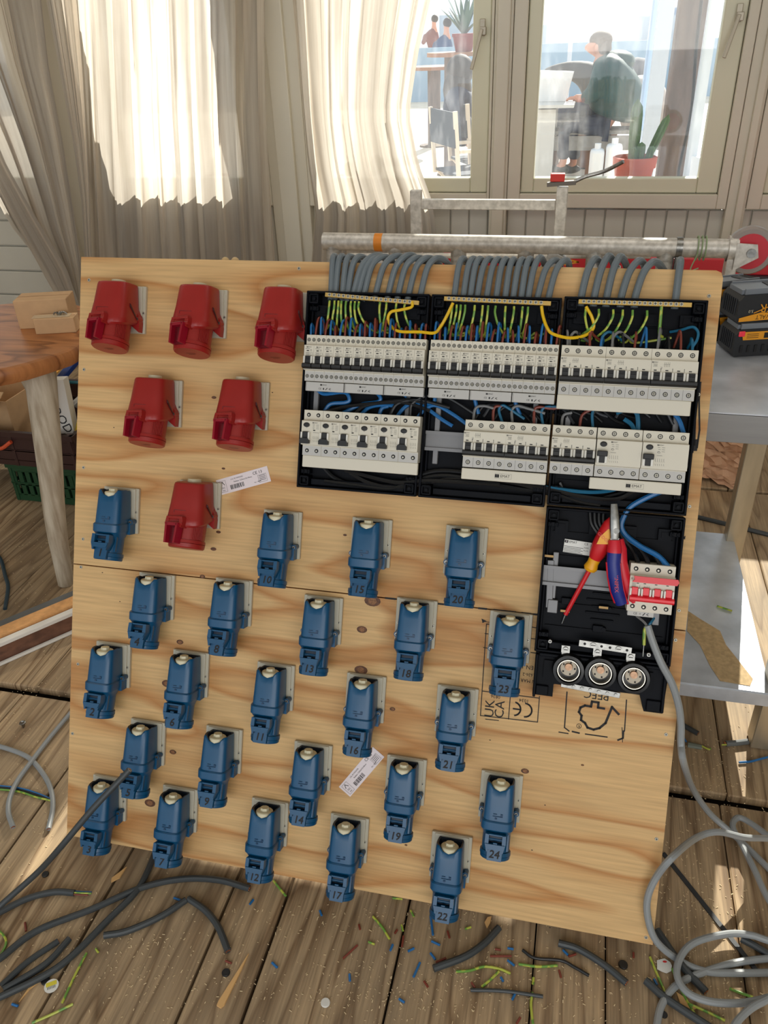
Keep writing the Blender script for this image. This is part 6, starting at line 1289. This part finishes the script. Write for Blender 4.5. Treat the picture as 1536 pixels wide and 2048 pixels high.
man = thing('person', 'person in a dark green hooded jacket sitting on the bench, head bent to the left', 'person')
hip, ch, nk, hd = A(1218, 246), A(1228, 150), A(1206, 112), A(1190, 92)
B_ = [(hip, .09), (A(1226, 200), .12), (ch, .13), (nk, .06), (A(1196, 100), .07), (A(1191, 91), .12), (A(1190, 80), .12),
      (A(1212, 132, -.19), .05), (A(1192, 188, -.22), .042), (A(1160, 196, -.10), .032), (A(1148, 194, -.08), .035),
      (A(1222, 132, .19), .05), (A(1200, 186, .22), .042), (A(1160, 198, .1), .032), (A(1145, 197, .08), .035),
      (A(1205, 252, -.1), .09), (A(1128, 252, -.12), .06), (A(1126, 330, -.12), .045), (A(1106, 342, -.14), .035),
      (A(1205, 252, .12), .09), (A(1140, 250, .12), .06), (A(1148, 328, .12), .045), (A(1130, 340, .12), .035)]
skin_obj('body', B_, [(0, 1), (1, 2), (2, 3), (3, 4), (4, 5), (5, 6), (2, 7), (7, 8), (8, 9), (9, 10), (2, 11), (11, 12), (12, 13), (13, 14), (0, 15), (15, 16), (16, 17), (17, 18), (0, 19), (19, 20), (20, 21), (21, 22)], SKIN, man)
J_ = [(A(1228, 244), .32), (A(1242, 205), .36), (A(1244, 158), .36), (A(1218, 128), .19), (A(1210, 142, -.24), .15), (A(1190, 190, -.25), .11), (A(1166, 196, -.12), .055), (A(1222, 138, .22), .13), (A(1202, 188, .25), .10), (A(1166, 198, .12), .055)]
skin_obj('jacket', J_, [(0, 1), (1, 2), (2, 3), (2, 4), (4, 5), (5, 6), (2, 7), (7, 8), (8, 9)], JG, man)
MB().ball(A(1234, 124), (.18, .19, .11), seg=16).build('hood', JG, man)
T_ = [(A(1216, 250), .15), (A(1200, 250, -.1), .11), (A(1128, 252, -.12), .085), (A(1127, 322, -.12), .07), (A(1200, 250, .12), .11), (A(1142, 250, .12), .085), (A(1150, 322, .12), .07)]
skin_obj('trousers', T_, [(0, 1), (1, 2), (2, 3), (0, 4), (4, 5), (5, 6)], TN, man)
h = MB(); h.ball(A(1202, 80), (.115, .125, .085), seg=16); h.ball(A(1208, 90), (.075, .12, .10)); h.build('hair', HAIRG, man)
h = MB(); h.ball(A(1173, 96), (.018, .016, .02)); h.ball(A(1193, 95, -.12), (.018, .014, .03)); h.build('nose_and_ear', SKIN, man)
for x, y, dy in ((1112, 340, -.13), (1136, 338, .12)): MB().ball(A(x, y, dy), (.14, .05, .05)).build('shoe', BLK, man)
for hx, hy, dy in ((1147, 194, -.08), (1144, 197, .08)):
    f = MB()
    for k in range(5): q = A(hx, hy, dy)+Vector((-.03, (k-2)*.016, -.005)); f.tube([q+Vector((.05, 0, 0)), q, q+Vector((-.035, 0, -.02-.005*(k % 2)))], .0085, 6, k=3)
    f.build('fingers', SKIN, man)
# table with white things
tb = thing('terrace_table', 'white table in front of the man in green outside', 'table'); a = A(1100, 203)
MB().box((a.x-.05, YM, a.z-.02), (.62, .7, .03)).build('tabletop', LB, tb); MB().box((a.x-.12, YM, (a.z-.04)/2-.015), (.4, .5, a.z-.04)).build('pedestal', LB, tb)
wbg = MB(); q = A(1108, 176); wbg.prism([(-.20, -.17), (.13, -.17), (.19, .10), (-.20, .12)], -.08, .08); 
o = wbg.build('white_bag', mat('white_bag', (236, 236, 236), .6), None, T((q.x, YM+.1, a.z+.167)) @ RX(pi/2), bevel=.02); tag(o, 'white bag standing on the terrace table', 'bag')
p2_ = thing('person', 'person in a brown jacket largely hidden behind the man in green', 'person'); BJ = mat('jacket_brown', (74, 70, 66), .7)
skin_obj('jacket', [(AY(1196, 200, 10.6), .2), (AY(1190, 150, 10.6), .2), (AY(1140, 138, 10.6), .10), (AY(1085, 150, 10.6), .07)], [(0, 1), (1, 2), (2, 3)], BJ, p2_); skin_obj('body', [(AY(1196, 200, 10.6), .12), (AY(1196, 140, 10.6), .1), (AY(1202, 115, 10.6), .06), (AY(1206, 100, 10.6), .08)], [(0, 1), (1, 2), (2, 3)], SKIN, p2_); q = AY(1190, 215, 10.6)
skin_obj('trousers', [(q, .19), (q+Vector((-.4, -.1, -.05)), .09), (Vector((q.x-.42, 10.4, .05)), .07)], [(0, 1), (1, 2)], TN, p2_); tag(MB().box((q.x+.05, 10.55, (q.z-.2)/2-.015), (.45, .4, q.z-.2)).build('terrace_stool', BNL), 'dark block seat behind the white table outside', 'stool')
MB().ball(AY(1207, 97, 10.6), (.09, .09, .08)).build('hair', HAIRG, p2_)
cu = MB(); rn = random.Random(2)
for x, y, rx, rz in ((1285, 200, .22, .22), (1300, 230, .24, .25), (1280, 180, .14, .14), (1310, 210, .12, .22), (1270, 235, .16, .16)): q = AY(x, y, 9.9+rn.uniform(0, .3)); cu.ball(q, (rx, .2, rz), seg=18, rings=12)
tag(cu.build('blanket_pile', mat('blanket', (212, 200, 194), .8, var=.25, scale=(12, 12, 12), bump=.6)), 'pale crumpled blanket heaped on the bench behind the man', 'blanket')
tag(MB().ball(AY(1270, 160, 10.4), (.28, .2, .22), seg=16).build('dark_cushion', mat('cushion_dark', (110, 108, 112), .8)), 'grey cushion leaning behind the man in green', 'cushion')
for i, (x0_, x1_, y0_, y1_) in enumerate(((1176, 1210, 298, 352), (1207, 1246, 288, 352))):
    a, b = AY(x0_, y1_, 8.6), AY(x1_, y0_, 8.6); m_ = MB(); m_.box(((a.x+b.x)/2, 8.6, (b.z-.03)/2), (b.x-a.x, .18, b.z+.03)); m_.cyl(((a.x+b.x)/2, 8.6, b.z), ((a.x+b.x)/2, 8.6, b.z+.05), .03)
    tag(m_.build('white_jug', mat('white_jug', (238, 240, 242), .4), bevel=.03), ['white plastic jug under the bench, left one', 'white plastic jug just left of the terracotta pot'][i], 'jug')
# left window view: woman from behind, chairs, tables, agave, far guests
def dchair(label, mw):
    t = thing('director_chair', label, 'chair', mw, 'folding chairs on the terrace'); WD = mat('chair_wood', (216, 200, 182), .6); CN = mat('chair_canvas', (44, 54, 68), .8)
    for y in (-.27, .27):
        MB().bar((-.22, y, .62), (.26, y, .62), .04, .025).build('armrest', WD, t)
        MB().bar((-.2, y, .0), (.22, y, .42), .03, .02).build('leg', WD, t); MB().bar((.2, y, .0), (-.2, y, .42), .03, .02).build('leg', WD, t)
        MB().bar((-.22, y, .4), (-.26, y, .92), .03, .03, up=(0, 1, 0)).build('back_post', WD, t); MB().bar((.2, y, .4), (.2, y, .62), .03, .03, up=(0, 1, 0)).build('arm_post', WD, t)
    MB().box((-.255, 0, .78), (.02, .56, .26)).build('backrest', CN, t); MB().box((0, 0, .43), (.44, .5, .02)).build('seat', CN, t); return t
c = AY(885, 345, 8.0); d0 = dchair('folding chair with dark canvas back in the left window view, nearest one', T((AY(872, 300, 7.4).x+.3, 7.4, -.03)) @ RZ(.55))
d1 = dup(d0, T((AY(893, 300, 8.0).x+.33, 8.05, -.03)) @ RZ(.5), 'folding chair the long-haired woman sits in')
wm = thing('person', 'person with long dark hair and a blue jacket seen from behind outside', 'person'); YW2 = 8.05; DJ = mat('jacket_blue', (30, 40, 68), .7)
X_ = AY(925, 200, YW2).x; hz = AY(925, 112, YW2).z
skin_obj('body', [(Vector((X_, YW2, .5)), .13), (Vector((X_, YW2, .85)), .14), (Vector((X_, YW2, hz-.22)), .06), (Vector((X_, YW2, hz-.1)), .095), (Vector((X_+.4, YW2-.1, .5)), .07), (Vector((X_+.42, YW2-.1, .05)), .05), (Vector((X_+.4, YW2+.1, .5)), .07), (Vector((X_+.42, YW2+.1, .05)), .05)], [(0, 1), (1, 2), (2, 3), (0, 4), (4, 5), (0, 6), (6, 7)], SKIN, wm)
skin_obj('jacket', [(Vector((X_, YW2, .48)), .2), (Vector((X_, YW2, .8)), .2), (Vector((X_, YW2, hz-.28)), .12), (Vector((X_-.05, YW2-.22, hz-.33)), .085), (Vector((X_+.1, YW2-.28, .68)), .07), (Vector((X_+.3, YW2-.2, .68)), .05), (Vector((X_-.05, YW2+.22, hz-.33)), .085), (Vector((X_+.1, YW2+.28, .68)), .07)], [(0, 1), (1, 2), (2, 3), (3, 4), (4, 5), (2, 6), (6, 7)], DJ, wm)
h = MB(); h.ball((X_-.02, YW2-.03, hz-.11), (.125, .12, .13), seg=16); h.ball((X_-.04, YW2-.05, hz-.26), (.13, .12, .18), seg=16); h.build('hair', mat('hair_dark', (46, 34, 32), .7), wm)
def rtable(label, px_, py_, Y, r_, col):
    p = AY(px_, py_, Y); t = thing('terrace_table', label, 'table', T((p.x, Y, -.03))); z = p.z+.03; m_ = mat('table_brown', (150, 104, 78), .6)
    MB().cyl((0, 0, z-.04), (0, 0, z), r_, None, 24).build('tabletop', m_, t); MB().cyl((0, 0, .02), (0, 0, z-.04), .09, None, 12).build('pedestal', PW, t); MB().cyl((0, 0, 0), (0, 0, .02), r_*.6, None, 20).build('foot', PW, t); return t
rtable('round brown table carrying the agave pot in the left window view', 905, 104, 10.0, .28, 0)
ag = thing('potted_agave', 'spiky agave in a dark red pot on the round terrace table', 'potted plant'); p = AY(933, 96, 10.0); z0_ = AY(905, 104, 10).z+.001
b = MB(); b.X = T((p.x-.03, 10.0, z0_)); b.lathe([(.09, 0), (.12, .14), (.13, .14), (.13, .17), (.11, .17)], 20); b.build('pot', mat('pot_red', (130, 40, 44), .6), ag)
lf = MB(); rn = random.Random(3)
for k in range(18):
    a_ = rn.uniform(0, 2*pi); el = rn.uniform(.5, 1.35); L_ = rn.uniform(.34, .5); d = Vector((math.cos(a_)*math.cos(el), math.sin(a_)*math.cos(el), math.sin(el))); s_ = Vector((-math.sin(a_), math.cos(a_), 0)); u_ = d.cross(s_); c0 = Vector((p.x-.03, 10.0, z0_+.16))
    R = []
    for t in (0, .25, .5, .75, 1): c1_ = c0+d*L_*t-Vector((0, 0, .05*t*t)); w_ = .028*(1-t)**.7*(1+.6*t)+.001; R.append([c1_+s_*w_, c1_+u_*w_*.3, c1_-s_*w_, c1_-u_*w_*.2])
    lf.loft(R)
lf.build('leaves', mat('agave_green', (60, 96, 84), .5), ag)
def guest(label, px_, py_, Y, col, hair):
    t = thing('person', label, 'person'); q = AY(px_, py_, Y); X_ = q.x; hz = q.z; m_ = mat('coat_'+str(col[0]), col, .7)
    base = max(.5, hz-.85)
    skin_obj('body', [(Vector((X_, Y, base)), .13), (Vector((X_, Y, hz-.45)), .13), (Vector((X_, Y, hz-.24)), .055), (Vector((X_, Y, hz-.1)), .085)], [(0, 1), (1, 2), (2, 3)], SKIN, t)
    skin_obj('jacket', [(Vector((X_, Y, base-.1)), .19), (Vector((X_, Y, hz-.42)), .19), (Vector((X_+.02, Y, hz-.3)), .1), (Vector((X_-.2, Y-.1, hz-.5)), .07), (Vector((X_-.3, Y-.2, hz-.7)), .06)], [(0, 1), (1, 2), (1, 3), (3, 4)], m_, t)
    skin_obj('trousers', [(Vector((X_, Y, base-.1)), .16), (Vector((X_-.4, Y, base-.1)), .08), (Vector((X_-.42, Y, .05)), .06)], [(0, 1), (1, 2)], TN, t)
    MB().ball((X_+.02, Y, hz-.09), (.1, .1, .1)).build('hair', hair, t)
    cs = MB(); cs.box((X_, Y, (base-.2)/2), (.5, .4, base-.2)); tag(cs.build('terrace_stool', mat('stool_brown', (120, 88, 66), .7)), 'brown block seat under the guest %s' % label.replace('person ', '').replace(' in the left window view', '').replace(' far away at the left edge of the window view', ''), 'stool')
guest('person in a blue coat beside the agave in the left window view', 893, 36, 21, (40, 66, 104), mat('hair_dark', (46, 34, 32), .7))
guest('person in a rust coat far away at the left edge of the window view', 868, 30, 26, (120, 60, 60), mat('hair_dark', (46, 34, 32), .7))
rtable('far low table in the left window view below the round brown one', 868, 132, 12.5, .35, 0)
# skyline
hz_ = [(-15, 58, 4, 1.3), (-9, 62, 3, 1.9), (-4.2, 55, 2, 1.2), (3.5, 60, 3, 1.4)]
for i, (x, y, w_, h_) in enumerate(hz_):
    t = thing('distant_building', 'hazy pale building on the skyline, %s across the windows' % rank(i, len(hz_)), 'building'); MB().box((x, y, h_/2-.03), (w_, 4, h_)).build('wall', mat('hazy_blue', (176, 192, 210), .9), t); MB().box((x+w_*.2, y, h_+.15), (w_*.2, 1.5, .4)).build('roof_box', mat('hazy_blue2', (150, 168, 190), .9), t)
o = MB().box((-4, 20, .5), (30, .05, 1.06)).build('glass_balustrade', mat('balustrade_blue', (150, 180, 205), .5)); tag(o, 'long pale balustrade closing off the terrace', 'railing')  # distance haze is put into the balustrade's blue
